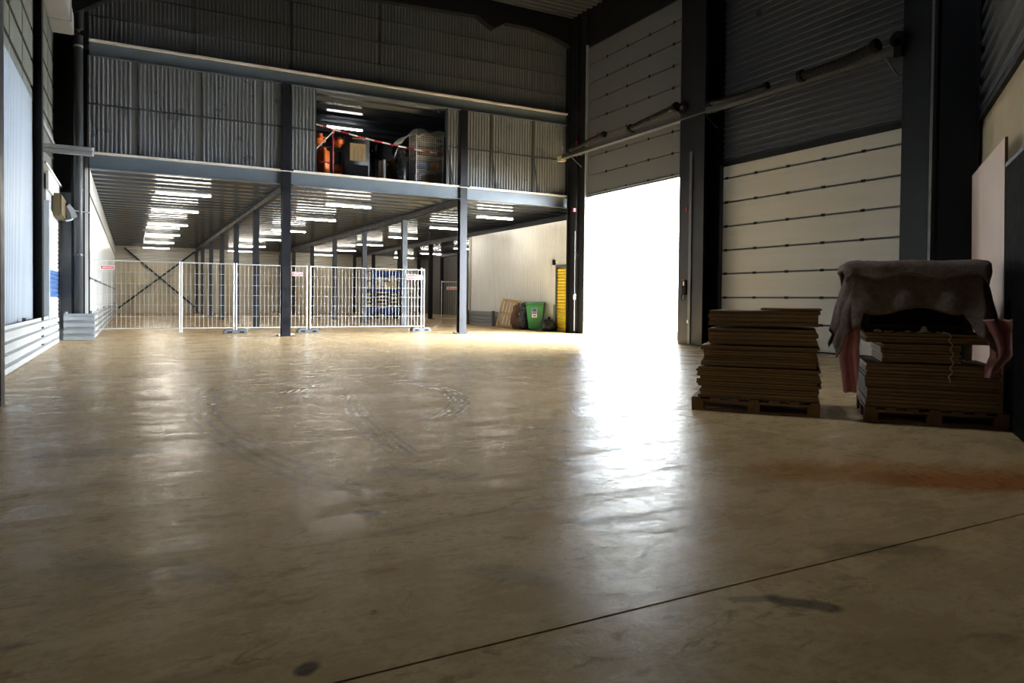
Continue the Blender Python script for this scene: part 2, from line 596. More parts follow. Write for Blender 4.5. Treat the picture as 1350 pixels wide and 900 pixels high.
# ------------------------------------------------------------------ floor: four slabs with saw-cut joints
fl = struct(box(-2.2, 26, -7, 57, -.4, -.025).build('floor', 'dark_steel'), 'worn brown grey polished concrete hall floor', 'floor')
JX, JY, G = 4.93, 2.10, .006
for x0, x1 in ((-2.2, JX - .0035), (JX + .0035, 26)):
    for y0, y1 in ((-7, JY - G), (JY + G, 57)):
        xe = x1
        if y0 > 0 and x0 > 0:
            MB().box(x0, 14.35, y0, 22.0, -.2, 0).box(x0, 26, 22.0, y1, -.2, 0).build('floor_slab', 'concrete', fl)
        else:
            MB().box(x0, xe, y0, y1, -.2, 0).build('floor_slab', 'concrete', fl)
yard = struct(box(14.36, 90, -30, 90, -.3, -.03).build('ground_yard', 'yard'), 'bright paved yard outside the open loading door', 'ground')

# ------------------------------------------------------------------ roof and outer shell
WL = -1.80
FY = 22.2
rfm = MB()
for x0, x1, y0, y1 in ((-2.4, 15, -7.2, SKY0), (-2.4, 15, SKY1, 22.7), (-2.4, SKX0, SKY0, SKY1), (SKX1, 15, SKY0, SKY1)):
    rfm.box(x0, x1, y0, y1, 11.32, 11.6)
roof = struct(rfm.build('ceiling', 'roof'), 'dark ribbed steel roof deck over the hall', 'ceiling')
kb = MB()
for x0, x1, y0, y1 in ((SKX0 - .1, SKX1 + .1, SKY0 - .1, SKY0), (SKX0 - .1, SKX1 + .1, SKY1, SKY1 + .1), (SKX0 - .1, SKX0, SKY0, SKY1), (SKX1, SKX1 + .1, SKY0, SKY1)):
    kb.box(x0, x1, y0, y1, 11.3, 12.2)
kb.build('sun_block_kerb', 'duct', roof)  # unseen upstand, added this tall to keep sun out of the opening
for x0, x1, y0, y1 in ((-2.0, 14.4, -6.8, SKY0), (-2.0, 14.4, SKY1, 22.4), (-2.0, SKX0, SKY0, SKY1), (SKX1, 14.4, SKY0, SKY1)):
    MB().corr((x0, y0, 11.3), Y, X, (0, 0, -1), y1 - y0, x1 - x0, .28, .09).build('deck_sheet', 'roof', roof)
# rafters
prof = [(-1.78, 11.2), (-1.78, 8.1), (-1.05, 8.6), (.6, 9.75), (2.0, 10.25), (6.57, 10.42), (10.16, 10.6), (10.76, 10.28), (11.22, 10.57), (12.26, 10.58), (13.3, 10.4), (14.2, 10.1), (14.2, 11.2)]
for k, yy in enumerate((21.55, 14.55, 8.2)):
    rf = MB().prism(prof, (0, yy, 0), X, Z, (0, .28, 0))
    struct(rf.build('roof_rafter', 'dark_steel'), ['black steel roof rafter with haunch along the mezzanine wall', 'black roof rafter above the pillar between the two doors', 'black roof rafter nearest the leaning board'][k], 'rafter')

# left wall with liner panels between dark girts
LO0, LO1, LZ0, LZ1 = 9.6, 17.45, .75, 5.2
lwm = MB()
lwm.box(-2.2, WL - .06, -7.2, LO0, 0, 11.4).box(-2.2, WL - .06, LO1, 57, 0, 11.4).box(-2.2, WL - .06, LO0, LO1, 0, LZ0).box(-2.2, WL - .06, LO0, LO1, LZ1, 11.4)
lw = struct(lwm.build('wall_left', 'dark_steel'), 'left hall wall of grey green liner panels between dark girts', 'wall')
zz = [0, 5.12, 5.42, 5.98, 6.60, 7.3, 8.2, 9.2, 10.2, 11.2]
for y0, y1 in ((8.0, 9.6), (9.6, 11.2), (11.2, 12.9), (12.9, 14.5), (14.5, 16.1), (16.1, 17.7), (17.7, 19.3), (19.3, 20.7), (20.7, 22.2)):
    for a, b in zip(zz[1:-1], zz[2:]):
        box(WL - .07, WL, y0 + .04, y1 - .04, a + .05, b - .05).build('liner_panel', 'wallgreen', lw)
box(WL - .08, WL - .02, -6.8, 9.5, .0, 5.1).build('liner_panel', 'wallgreen', lw)
box(WL - .08, WL - .01, 17.6, 22.2, .0, 5.1).build('liner_panel', 'wallgreen', lw)
ws = MB().corr((WL - .03, 9.4, .3), Y, Z, X, 8.2, 5.05, .12, .03, .5, .08)
ws.build('translucent_sheet', 'polycarb', lw)
MB().box(-2.25, -2.1, 9.4, 17.6, -.4, .75).build('outer_kerb', 'wallgreen', lw)
box(WL, WL + .035, 17.9, 22.2, 5.03, 5.15).build('ledge_rail', 'duct', lw)
# back walls behind the camera (closing the hall)
struct(box(-2.2, 5, -7, -6.8, 0, 11.3).build('wall_back', 'wallgreen'), 'end wall of the hall behind the viewer', 'wall')

struct(MB().box(-2.2, -1.0, 22.32, 22.5, 0, 11.4).box(14.02, 14.6, 21.25, 22.6, 4.9, 11.4).box(14.4, 14.6, 21.35, 22.6, 0, 4.9).build('wall_corner', 'dark_steel'), 'dark infill walls at both ends of the mezzanine front', 'wall')

# diagonal wall on the right
A2, B2 = Vector((7.17, 3.51, 0)), Vector((13.95, 8.35, 0))
dd = (B2 - A2).normalized()
dn = Vector((-dd.y, dd.x, 0))
A3 = A2 - dd * 4.2
ln = (B2 - A3).length
dw = struct(MB().prism([(0, 0), (ln, 0), (ln, 11.3), (0, 11.3)], A3 - dn * .25, dd, Z, dn * .2).build('wall_right_oblique', 'diagbeige'),
            'oblique right wall, yellowish below and dark ribbed above', 'wall')
MB().prism([(0, 0), (ln, 0), (ln, 3.47), (0, 3.47)], A3 - dn * .05, dd, Z, dn * .05).build('lower_wall_panel', 'diagbeige', dw)
MB().corr(A3 + Vector((0, 0, 3.52)) + dn * .0, Z, dd, dn, 7.7, ln, .2, .035, .3, .12).build('cladding_sheet', 'clad_right', dw)
MB().prism([(0, 3.46), (ln, 3.46), (ln, 3.53), (0, 3.53)], A3, dd, Z, dn * .05).build('drip_flashing', 'dark_steel', dw)
struct(box(A3.x - .1, A3.x + .15, -7, A3.y + .1, 0, 11.3).build('wall_right_near', 'diagbeige'), 'short wall beside the viewer closing the hall', 'wall')

# right wall with the two loading doors
RX = 13.85
rw = MB()
rw.box(13.9, 14.02, 20.62, 21.7, 0, 11.3).box(14.25, 14.35, 21.7, 22.4, 4.5, 11.3)
rw.box(13.95, 14.35, 15.15, 20.75, 9.88, 11.3)
rw.box(14.15, 14.35, 15.15, 20.6, 4.95, 10.05)
rw.box(13.95, 14.35, 14.15, 15.15, 0, 11.3)
rw.box(14.0, 14.35, 8.3, 14.15, 4.8, 11.3)
rw.box(14.1, 14.35, 8.3, 14.15, 0, 4.8)
rw.box(13.95, 14.35, 7.6, 8.85, 0, 11.3)
wr = struct(rw.build('wall_right', 'dark_steel'), 'right hall wall with one open and one closed loading door', 'wall')
MB().corr((RX + .12, 8.85, 4.9), Z, Y, (-1, 0, 0), 6.3, 5.3, .16, .035, .25, .12).build('cladding_sheet', 'clad_right', wr)
box(13.90, 14.0, 8.85, 14.15, 4.76, 4.9).build('lintel_flashing', 'dark_steel', wr)
# door 1: raised sectional door
d1 = struct(empty('door_1', (13.98, 17.9, 0)), 'tall loading door raised open onto white daylight', 'door')
ph = .635
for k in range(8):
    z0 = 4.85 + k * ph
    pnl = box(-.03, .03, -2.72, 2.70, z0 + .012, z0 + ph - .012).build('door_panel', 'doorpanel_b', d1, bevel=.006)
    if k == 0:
        hpan = pnl
    for yy in (-1.7, -.6, .5, 1.6):
        box(-.05, -.03, yy - .03, yy + .03, z0 - .04, z0 + .04).build('hinge', 'dark_steel', pnl)
box(.02, .04, -2.76, 2.76, 4.85, 9.93).build('panel_backing', 'dark_steel', d1)
box(-.045, .045, -2.72, 2.70, 4.76, 4.855).build('bottom_seal', 'rubber', d1)
box(-.052, -.046, -2.72, 2.70, 4.80, 4.83).build('seal_strip', 'alu', d1)
g = MB()
g.tube([(-.035, -2.25 + .12 * math.cos(t) * .8, 5.23 + .06 * math.sin(t)) for t in [i * math.pi / 6 for i in range(13)]], .012, 5)
g.box(-.034, -.03, -2.33, -2.17, 5.19, 5.27)
g.build('handle', 'rubber', hpan)
for s, nm in ((-2.78, 'guide_rail'), (2.74, 'guide_rail')):
    MB().box(-.10, .04, s - .03, s + .03, 0, 10).build(nm, 'alu' if s > 0 else 'dark_steel', d1)
    MB().box(-.06, .06, s - (.055 if s > 0 else -.03), s - (.03 if s > 0 else -.05), 0, 4.8).build('rubber_seal', 'rubber', d1)
# door 2: closed sectional door
d2 = struct(empty('door_2', (13.96, 11.5, 0)), 'closed pale sectional loading door behind the cardboard stacks', 'door')
edges = [0.02, .645, 1.28, 1.91, 2.535, 3.165, 3.80, 4.44, 4.78]
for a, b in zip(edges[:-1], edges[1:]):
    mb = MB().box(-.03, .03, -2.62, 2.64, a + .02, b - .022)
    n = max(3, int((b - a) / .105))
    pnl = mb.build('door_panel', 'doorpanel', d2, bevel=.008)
    if b < 4.7:
        for yy in (-2.5, -1.5, -.5, .5, 1.5, 2.5):
            box(-.055, -.028, yy - .045, yy + .045, b - .03, b + .03).build('hinge', 'dark_steel', pnl)
for a in edges[1:-1]:
    MB().box(-.045, .0, -2.62, 2.64, a - .014, a + .004).build('joint_strip', 'rail', d2)
box(.03, .06, -2.62, 2.64, 0, 4.8).build('panel_backing', 'dark_steel', d2)
for s in (-2.66, 2.68):
    box(-.09, .05, s - .03, s + .03, 0, 4.8).build('guide_rail', 'rail', d2)


# steel columns of the hall
def hcol(x, y, z0, z1, w, d, m='column', name='steel_column', tf=.03, tw=.02, axis='x', base=0.0):
    """H section: w across flanges direction, d depth; axis = direction the flanges face"""
    b = MB()
    if axis == 'x':
        b.box(-d / 2, -d / 2 + tf, -w / 2, w / 2, z0, z1)
        b.box(d / 2 - tf, d / 2, -w / 2, w / 2, z0, z1)
        b.box(-d / 2 + tf, d / 2 - tf, -tw / 2, tw / 2, z0, z1)
    else:
        b.box(-w / 2, w / 2, -d / 2, -d / 2 + tf, z0, z1)
        b.box(-w / 2, w / 2, d / 2 - tf, d / 2, z0, z1)
        b.box(-tw / 2, tw / 2, -d / 2 + tf, d / 2 - tf, z0, z1)
    e = empty(name, (x, y, 0))
    b.build('shaft', m, e)
    if base:
        p = MB().box(-base / 2, base / 2, -base / 2 * .8, base / 2 * .8, 0, .022)
        p.build('base_plate', m, e, bevel=.004)
        for sx in (-1, 1):
            for sy in (-1, 1):
                MB().tube([(sx * base * .42, sy * base * .31, .022), (sx * base * .42, sy * base * .31, .06)], .014, 6).build('anchor_bolt', 'alu', e)
    return e


e = hcol(13.62, 14.68, 0, 11.1, .95, .62, axis='x')
struct(e, 'wide blue black steel column between the open and closed doors', 'column')
box(-.34, -.315, -.05, .05, .0, 5.2).build('cable_channel', 'rail', e)
cbx = box(-.36, -.30, .12, .26, 1.35, 1.75).build('control_box', 'black', e)
box(-.375, -.36, .17, .21, 1.60, 1.70).build('control_label', 'white', cbx)
box(-.372, -.36, .19, .23, 1.71, 1.76).build('red_button', 'red', cbx)
MB().tube([(-.37, .20 + .07 * math.cos(t), 1.28 + .09 * math.sin(t)) for t in [i * math.pi / 6 for i in range(13)]], .010, 5).build('coiled_cable', 'black', e)
box(-.36, -.33, .0, .05, .58, .66).build('wall_socket', 'alu', e)
box(-.35, -.315, .1, .16, 3.6, 3.72).build('red_switch', 'red', e)
e = hcol(13.7, 8.55, 0, 11.1, .55, .55, axis='x')
struct(e, 'black steel column at the right edge of the closed door', 'column')
e = hcol(14.0, 21.35, 0, 11.1, .42, .62, axis='y')
struct(e, 'blue black steel column at the left edge of the open door', 'column')
MB().tube([(-.26, -.33, 3.6), (-.27, -.35, 1.0), (-.26, -.33, .1)], .009, 6).build('white_conduit', 'alu', e)
box(-.31, -.24, -.38, -.33, 1.2, 1.38).build('switch_box', 'white', e)
MB().tube([(-.05, -.33, 5.0), (-.04, -.36, 3.2), (-.1, -.36, 2.75), (-.18, -.36, 2.72), (-.24, -.34, 2.9), (-.24, -.33, 3.6)], .012, 6).build('loose_cable', 'rail', e)
MB().box(-.36, -.27, -.38, -.30, 4.28, 4.40).build('red_alarm', 'red', e)
MB().box(-.27, -.22, -.36, -.33, 6.2, 6.75).build('red_sign', 'red', e)
# column on the oblique wall
pc = A2 + dd * 2.98 + dn * .30
ec = empty('steel_column', (pc.x, pc.y, 0), math.atan2(dd.y, dd.x))
MB().box(-.23, .23, -.25, -.21, 0, 11.1).box(-.23, .23, .21, .25, 0, 11.1).box(-.02, .02, -.21, .21, 0, 11.1).build('shaft', 'dark_steel', ec)
MB().box(-.205, -.17, -.21, .21, 0, 11.1).build('flange_cover', 'dark_steel', ec)
struct(ec, 'black steel column standing against the oblique wall beside the leaning board', 'column')
gp = empty('wall_cabinet', (12.55, 7.55, 0), math.atan2(dd.y, dd.x))
box(-.5, .5, -.06, .06, 1.9, 5.6).build('cabinet_body', 'greyplastic', gp, bevel=.01)
box(-.06, -.02, .06, .09, 2.6, 2.7).build('latch', 'alu', gp)
tag(gp, 'tall dark grey panel fixed in the corner between two black columns', 'panel')
# left columns
e = hcol(WL + .28, 9.06, 0, 11.1, .26, .66, axis='x')
struct(e, 'dark steel column at the left edge of the view', 'column')
e = hcol(WL + .06, 17.8, 0, 11.1, .30, .20, m='dark_steel', axis='x')
struct(e, 'black steel column between the white profile sheet and the shutter door', 'column')
e = hcol(-1.25, 22.07, 0, 8.6, .28, .46, m='dark_steel', axis='y')
struct(e, 'black steel column in the corner behind the downpipe', 'column')

# ------------------------------------------------------------------ mezzanine front
mf = struct(empty('wall_mezzanine', (0, FY, 0)), 'grey profiled cladding wall above the mezzanine edge', 'wall')
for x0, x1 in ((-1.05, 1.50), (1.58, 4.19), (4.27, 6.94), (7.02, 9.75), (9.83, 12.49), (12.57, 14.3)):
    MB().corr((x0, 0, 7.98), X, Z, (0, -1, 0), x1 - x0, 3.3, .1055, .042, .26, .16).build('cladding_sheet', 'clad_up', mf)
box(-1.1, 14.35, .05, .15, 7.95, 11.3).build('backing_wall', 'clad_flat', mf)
for z in (8.62, 9.32, 10.05):
    box(-1.05, 14.3, -.05, -.028, z, z + .035).build('girt', 'girt', mf)
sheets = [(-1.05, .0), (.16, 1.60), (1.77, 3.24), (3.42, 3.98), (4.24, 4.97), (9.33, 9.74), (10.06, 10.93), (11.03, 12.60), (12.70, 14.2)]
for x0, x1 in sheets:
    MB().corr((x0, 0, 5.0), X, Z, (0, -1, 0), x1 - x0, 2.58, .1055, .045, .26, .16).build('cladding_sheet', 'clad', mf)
MB().box(-1.05, 4.97, .05, .12, 5.0, 7.6).build('backing_wall', 'clad_flat', mf)
MB().box(9.33, 14.3, .05, .12, 5.0, 7.6).build('backing_wall', 'clad_flat', mf)
for x0, x1 in ((0, .16), (1.6, 1.77), (3.24, 3.42)):
    box(x0, x1, -.01, .05, 5.0, 7.56).build('flat_cover_strip', 'clad_flat', mf)
for x0, x1 in ((-1.05, 3.98), (4.24, 4.97), (9.33, 9.74), (10.06, 14.2)):
    box(x0, x1, -.052, -.03, 6.27, 6.315).build('girt', 'girt', mf)
for x in (10.98, 12.65):
    box(x - .035, x + .035, -.07, -.02, 5.0, 7.56).build('post', 'girt', mf)
    MB().bar((x + .02, -.06, 6.25), (x + .2, -.10, 5.02), .04, .04).build('diagonal_stay', 'girt', mf)
MB().bar((9.36, -.06, 6.2), (9.55, -.10, 5.02), .04, .04).build('diagonal_stay', 'girt', mf)
box(4.93, 4.99, -.04, .1, 5.0, 7.56).build('opening_trim', 'girt', mf)
box(9.31, 9.36, -.04, .1, 5.0, 7.56).build('opening_trim', 'girt', mf)


def ibeam(name, x0, x1, z0, z1, label):
    b = empty(name, (0, FY, 0))
    box(x0, x1, -.06, -.04, z0 + .02, z1 - .04).build('web', 'beam', b)
    box(x0, x1, -.14, .1, z0, z0 + .02).build('bottom_flange', 'beam', b)
    box(x0, x1, -.18, .1, z1 - .055, z1).build('top_flange', 'flange', b)
    return struct(b, label, 'beam')


ibeam('edge_beam', -1.0, 14.3, 4.56, 5.0, 'grey blue steel edge beam carrying the mezzanine floor')
ibeam('upper_beam', -1.0, 14.3, 7.56, 7.98, 'grey blue steel beam above the mezzanine opening')
for x, nm in ((4.1, 'front mezzanine column left of the storage opening'), (9.92, 'front mezzanine column right of the storage opening')):
    e = hcol(x, FY - .02, 0, 7.56, .25, .25, axis='y', base=.5)
    box(-.19, .19, -.16, .12, 4.53, 4.56).build('head_plate', 'column', e)
    box(-.19, .19, -.17, .12, 4.96, 5.02).build('head_plate', 'column', e)
    struct(e, 'blue black steel ' + nm, 'column')

# mezzanine slab, deck underside, storage level
ms = struct(box(-1.1, 26, FY + .1, 57, 4.86, 4.99).build('mezzanine_floor', 'clad_flat'), 'mezzanine floor slab with galvanised deck underside', 'floor')
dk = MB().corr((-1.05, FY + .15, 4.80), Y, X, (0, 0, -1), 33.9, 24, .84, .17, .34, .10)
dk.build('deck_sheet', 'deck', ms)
st = struct(empty('wall_storage', (0, 0, 0)), 'dark enclosure of the storage level behind the opening', 'wall')
box(-1.1, 14.4, 31, 31.2, 5.0, 7.8).build('back_panel', 'greywall', st)
box(1.9, 2.0, FY + .1, 31, 5.0, 7.8).build('side_panel', 'greywall', st)
box(12.4, 12.5, FY + .1, 31, 5.0, 7.8).build('side_panel', 'greywall', st)
box(-1.1, 14.4, FY + .1, 31.2, 7.75, 7.9).build('ceiling_panel', 'clad_flat', st)
MB().corr((2.0, FY + .15, 7.72), Y, X, (0, 0, -1), 8.8, 10.4, .84, .14, .34, .10).build('deck_sheet', 'deck', st)
MB().box(-2.2, 26.2, FY + .1, 57, 11.3, 11.5).box(-2.2, 26.2, 56.4, 56.8, 0, 11.5).box(26, 26.3, 22.2, 56.8, 0, 11.5).box(14.3, 26.3, 22.2, 22.45, 0, 11.5).build('roof_cover', 'clad_flat', st)

# main beams and inner columns
ROWY = [28.0, 33.7, 39.4, 45.0, 50.7, 55.7]
rows = [(4.1, 'row left of centre under the mezzanine'), (9.92, 'row right of centre under the mezzanine'), (15.6, 'row behind the white partition'), (21.0, 'row along the dark grey wall')]
for xi, (x, rn) in enumerate(rows):
    b = MB()
    b.box(x - .09, x + .09, FY + .1, 56, 4.40, 4.42).box(x - .09, x + .09, FY + .1, 56, 4.62, 4.64).box(x - .012, x + .012, FY + .1, 56, 4.42, 4.62)
    struct(b.build('main_beam', 'column'), 'dark steel beam on the column ' + rn, 'beam')
    for k, yy in enumerate(ROWY):
        if xi == 2 and k < 2 or xi == 3 and k < 2:
            continue
        e = hcol(x, yy, 0, 4.40, .21, .21, axis='y', base=.46)
        struct(e, 'dark steel column, %s from the front in the %s' % (ORD[k], rn), 'column')

# far wall
fwl = struct(box(-1.2, 26, 56.15, 56.4, 0, 5).build('wall_far', 'beige'), 'beige panelled far wall under the mezzanine', 'wall')
for a, b in ((.02, .62), (.64, 1.88), (1.92, 3.5)):
    for i in range(5):
        box(-1.0 + i * 4.6, -1.0 + i * 4.6 + 4.57, 56.08, 56.16, a, b).build('wall_panel', 'beige', fwl)
MB().corr((-1.0, 56.12, 3.52), Z, X, (0, -1, 0), 1.3, 24, .2, .04, .3, .1).build('profile_sheet', 'farwhite', fwl)
br = struct(empty('cross_brace', (1.7, 55.9, 0)), 'dark steel cross brace in front of the beige far wall', 'brace')
MB().bar((-2.15, 0, 4.5), (2.3, 0, .45), .06, .12).build('diagonal', 'column', br)
MB().bar((-2.5, -.1, .35), (2.3, -.1, 4.4), .06, .12).build('diagonal', 'column', br)

# inner left white wall
il = struct(box(-1.2, -1.03, FY + .1, 56.2, 0, 5).build('wall_left_inner', 'white_sheet'), 'glossy white inner wall along the left bay', 'wall')
MB().corr((-1.02, FY + .12, .0), Y, Z, X, 33.8, 4.62, .25, .012, .6, .06).build('profile_sheet', 'white_sheet', il)
for z in (3.88, 1.62):
    box(-1.01, -.985, FY + .12, 56, z, z + .05).build('dark_rail', 'girt', il)

# right white partition
ip = struct(box(14.26, 14.4, 21.3, 30.8, 0, 4.15).build('wall_right_inner', 'white_sheet'), 'glossy white partition behind the green bin', 'wall')
prof_pts = []
mbw = MB()
n = 420
vs, fs = [], []
for i in range(n + 1):
    yy = FY + .15 + 8.65 * i / n
    off = .010 * math.sin(2 * math.pi * (yy / .17)) + .006 * math.sin(yy * 3.1)
    for zc in (0, 1.0, 2.0, 2.6, 3.0, 3.3, 3.6, 4.12):
        vs.append((14.235 - off + .012 * math.sin(zc * 9 + yy * 1.7), yy, zc))
for i in range(n):
    for k in range(7):
        fs.append((i * 8 + k, i * 8 + k + 1, (i + 1) * 8 + k + 1, (i + 1) * 8 + k))
mbw.add(vs, fs).build('profile_sheet', 'white_sheet', ip, smooth=True)
box(14.18, 14.4, 30.72, 30.86, 0, 4.12).build('edge_trim', 'farwhite', ip)
box(14.4, 21.2, FY + .15, 22.5, 0, 4.8).build('cross_panel', 'greywall', ip)
ig = struct(box(21.3, 21.5, 22, 57, 0, 5).build('wall_right_far', 'greywall'), 'dark grey panel wall deep on the right under the mezzanine', 'wall')
for i in range(5):
    for a, b in ((.03, 1.2), (1.23, 2.4), (2.43, 3.6), (3.63, 4.8)):
        box(21.24, 21.32, 34 + i * 4.4, 34 + i * 4.4 + 4.36, a, b).build('wall_panel', 'greywall', ig)

# yellow shutter door
d4 = struct(empty('door_4', (14.2, 22.45, 0)), 'yellow slatted shutter door beside the green bin', 'door')
for k in range(20):
    MB().prism([(-.0, .0), (-.035, .02), (-.035, .085), (0, .108)], (-.02, -.35, .03 + k * .117), X, Z, (0, .72, 0)).build('slat', 'yellow', d4)
MB().box(-.09, -.01, .38, .46, 0, 2.45).box(-.09, -.01, -.4, .46, 2.4, 2.5).build('door_frame', 'rail', d4)
MB().box(-.07, -.0, .46, .72, 0, 2.7).box(-.07, 0, -.4, .72, 2.5, 2.72).build('surround_panel', 'white', d4)
box(-.12, -.02, .46, .56, 0, 1.0).build('guard_post', 'plinth_grey', d4)

# ------------------------------------------------------------------ rails of the wall plinths
PP = [(0, .0), (.09, .0), (.09, .092), (.012, .108), (.012, .165), (0, .168)]


def plinth(name, x, y0, y1, nr, label, m='plinth', seams=None, h=.172, flip=1):
    e = empty(name, (x, (y0 + y1) / 2, 0))
    ys = [y0] + (seams or []) + [y1]
    for k in range(nr):
        for a, b in zip(ys[:-1], ys[1:]):
            MB().prism([(p * flip, q) for p, q in PP], (-.07 * flip, a - (y0 + y1) / 2 + .006, .01 + k * h), X, Z, (0, b - a - .012, 0)).build('rail', m, e)
            for yy in (a + .12, b - .12):
                if b - a < 8:
                    MB().tube([(0, yy - (y0 + y1) / 2, .06 + k * h), (.012 * flip, yy - (y0 + y1) / 2, .06 + k * h)], .018, 6).build('bolt', 'girt', e)
    for yy in [y0 + .3] + (seams or []) + [y1 - .3]:
        box(-.13, -.075, yy - (y0 + y1) / 2 - .08, yy - (y0 + y1) / 2 + .08, 0, nr * h + .06).build('post', 'rail', e)
    return tag(e, label, 'guard rail')


plinth('plinth_rail', -1.60, 10.2, 20.75, 4, 'stacked pale guard rails along the foot of the left wall', seams=[15.4])
plinth('plinth_rail', -.90, 22.6, 55.5, 4, 'long guard rails along the foot of the white inner left wall', seams=[27, 33, 39, 45, 51])
plinth('plinth_rail', 14.10, 27.6, 30.9, 4, 'grey guard rails at the foot of the white partition', m='plinth_grey', flip=-1, h=.155)
e = empty('plinth_rail', (-1.20, 21.5, 0))
for k in range(4):
    MB().prism(PP, (-.34, .0, .01 + k * .172), (0, -1, 0), Z, (.68, 0, 0)).build('rail', 'plinth_grey', e)
for x in (-.28,):
    box(x - .03, x + .03, .0, .06, 0, .74).build('post', 'alu', e)
tag(e, 'short grey guard rails turning the corner below the downpipe', 'guard rail')

# ------------------------------------------------------------------ left wall fittings
d3 = struct(empty('door_3', (-1.70, 20.6, 0)), 'narrow white shutter door with a blue band on the left wall', 'door')
for k in range(29):
    z0 = .04 + k * .108
    MB().prism([(0, 0), (.025, .015), (.03, .05), (.025, .09), (0, .104)], (0, -1.35, z0), X, Z, (0, 2.75, 0)).build('slat', 'bluepanel' if 10 <= k <= 15 else 'white', d3)
box(-.04, .06, -1.52, -1.36, 0, 3.3).build('guide_rail', 'bluewhite', d3)
box(-.04, .06, 1.40, 1.47, 0, 3.3).build('guide_rail', 'alu', d3)
box(-.09, -.0, -1.5, 1.5, 0, 3.9).build('door_backing', 'duct', d3)
box(-.04, .05, -1.5, 1.5, 3.55, 3.98).build('hood', 'white', d3)
box(-.04, .09, -2.4, 1.5, 3.98, 4.03).build('hood_ledge', 'white', d3)
box(.0, .012, .6, .75, 3.75, 3.8).build('red_mark', 'red', d3)
mo = empty('shutter_motor', (-1.63, 21.0, 3.38))
box(-.06, .14, -.75, .75, -.30, .24).build('motor_housing', 'brownbox', mo, bevel=.03)
MB().tube([(.13, .4, .10), (.19, .5, -.05), (.25, .56, -.22)], .1, 10, True, [.10, .15, .16]).build('motor_cover', 'greyplastic', mo, smooth=False)
MB().tube([(.20, .55, -.23), (.22, .57, -.28)], .09, 10).build('motor_cap', 'bluewhite', mo)
MB().tube([(.25, .55, -.02), (.66, .75, -.04)], .018, 6).build('support_bar', 'alu', mo)
tag(mo, 'brown and grey shutter motor above the blue banded door', 'motor')
ba = empty('profile_bracket', (-1.7, 19.0, 4.45))
for z in (-.045, .055):
    box(-.1, .90, -.06, .06, z - .045, z + .045).build('profile', 'duct', ba, bevel=.01)
    for dz in (0,):
        MB().tube([(.90, 0, z), (.935, 0, z)], .05, 10).build('end_cap', 'white', ba)
MB().bar((.02, 0, -.1), (.15, 0, -.22), .03, .03).build('strut', 'alu', ba)
tag(ba, 'grey double profile arm sticking out of the left wall', 'bracket')
dp = empty('downpipe', (-1.22, 21.72, 0))
MB().tube([(0, 0, 0.3), (0, 0, 7.9)], .105, 14).build('pipe', 'girt', dp, smooth=True)
MB().tube([(0, 0, 7.9), (.0, 0, 8.1), (.02, 0, 11.0)], .12, 14).build('upper_pipe', 'girt', dp, smooth=True)
for z in (2.2, 4.9, 7.6):
    MB().tube([(0, 0, z), (0, 0, z + .05)], .115, 14).build('pipe_clamp', 'alu' if z > 3 else 'girt', dp)
tag(dp, 'dark rainwater downpipe in the left corner', 'pipe')
gb = empty('corner_cover', (-1.5, 21.95, 0))
box(-.13, .13, -.05, .05, 0, 3.85).build('cover_sheet', 'greyplastic', gb, bevel=.006)
box(-.14, -.10, -.07, -.05, 0, 3.8).build('edge_strip', 'rail', gb)
tag(gb, 'flat grey cover panel beside the shutter door', 'panel')
vd = empty('ventilation_duct', (-1.55, 16.5, 7.85))
box(-.24, .24, -6.0, 5.1, 0, .5).build('duct_body', 'duct', vd, bevel=.02)
for yy in (-4, -2, 0, 2, 4):
    box(-.26, .26, yy - .02, yy + .02, -.012, .51).build('duct_flange', 'duct', vd)
tag(vd, 'pale rectangular ventilation duct high on the left wall', 'duct')


# ------------------------------------------------------------------ lamps
def make_lamp(name, length, tubemat):
    e = empty(name)
    box(-length / 2, length / 2, -.06, .06, .05, .11).build('housing', 'housing', e, bevel=.008)
    for s in (-.032, .032):
        MB().tube([(-length / 2 + .03, s, .028), (length / 2 - .03, s, .028)], .024, 8).build('tube', tubemat, e)
    for s in (-1, 1):
        box(s * length / 2 - .02, s * length / 2 + .02, -.06, .06, .0, .06).build('end_cap', 'housing', e)
        MB().tube([(s * length * .35, 0, .11), (s * length * .35, 0, .41)], .006, 5).build('hanger', 'girt', e)
    return e


lamp0 = make_lamp('tube_lamp', 1.62, 'tube')
first = True
LY = [25.1, 30.1, 36.0, 42.0, 48.0, 53.7]
for bi, (x, bay) in enumerate(((1.47, 'left bay'), (6.80, 'middle bay'), (12.80, 'right bay'), (19.0, 'far right bay'))):
    for k, yy in enumerate(LY):
        if bi == 3 and k < 2:
            continue
        o = lamp0 if first else copy_tree(lamp0)
        first = False
        o.location = (x, yy + (.35 if bi == 2 else 0), 4.40)
        tag(o, 'lit tube lamp, %s from the front in the %s' % (ORD[k], bay), 'lamp', 'tube lamps under the mezzanine')
ls = make_lamp('tube_lamp', 1.32, 'tube2')
ls.location = (6.8, 25.7, 7.28)
tag(ls, 'single lit tube lamp inside the storage opening above', 'lamp')

# ------------------------------------------------------------------ temporary fence
FYN = 24.1


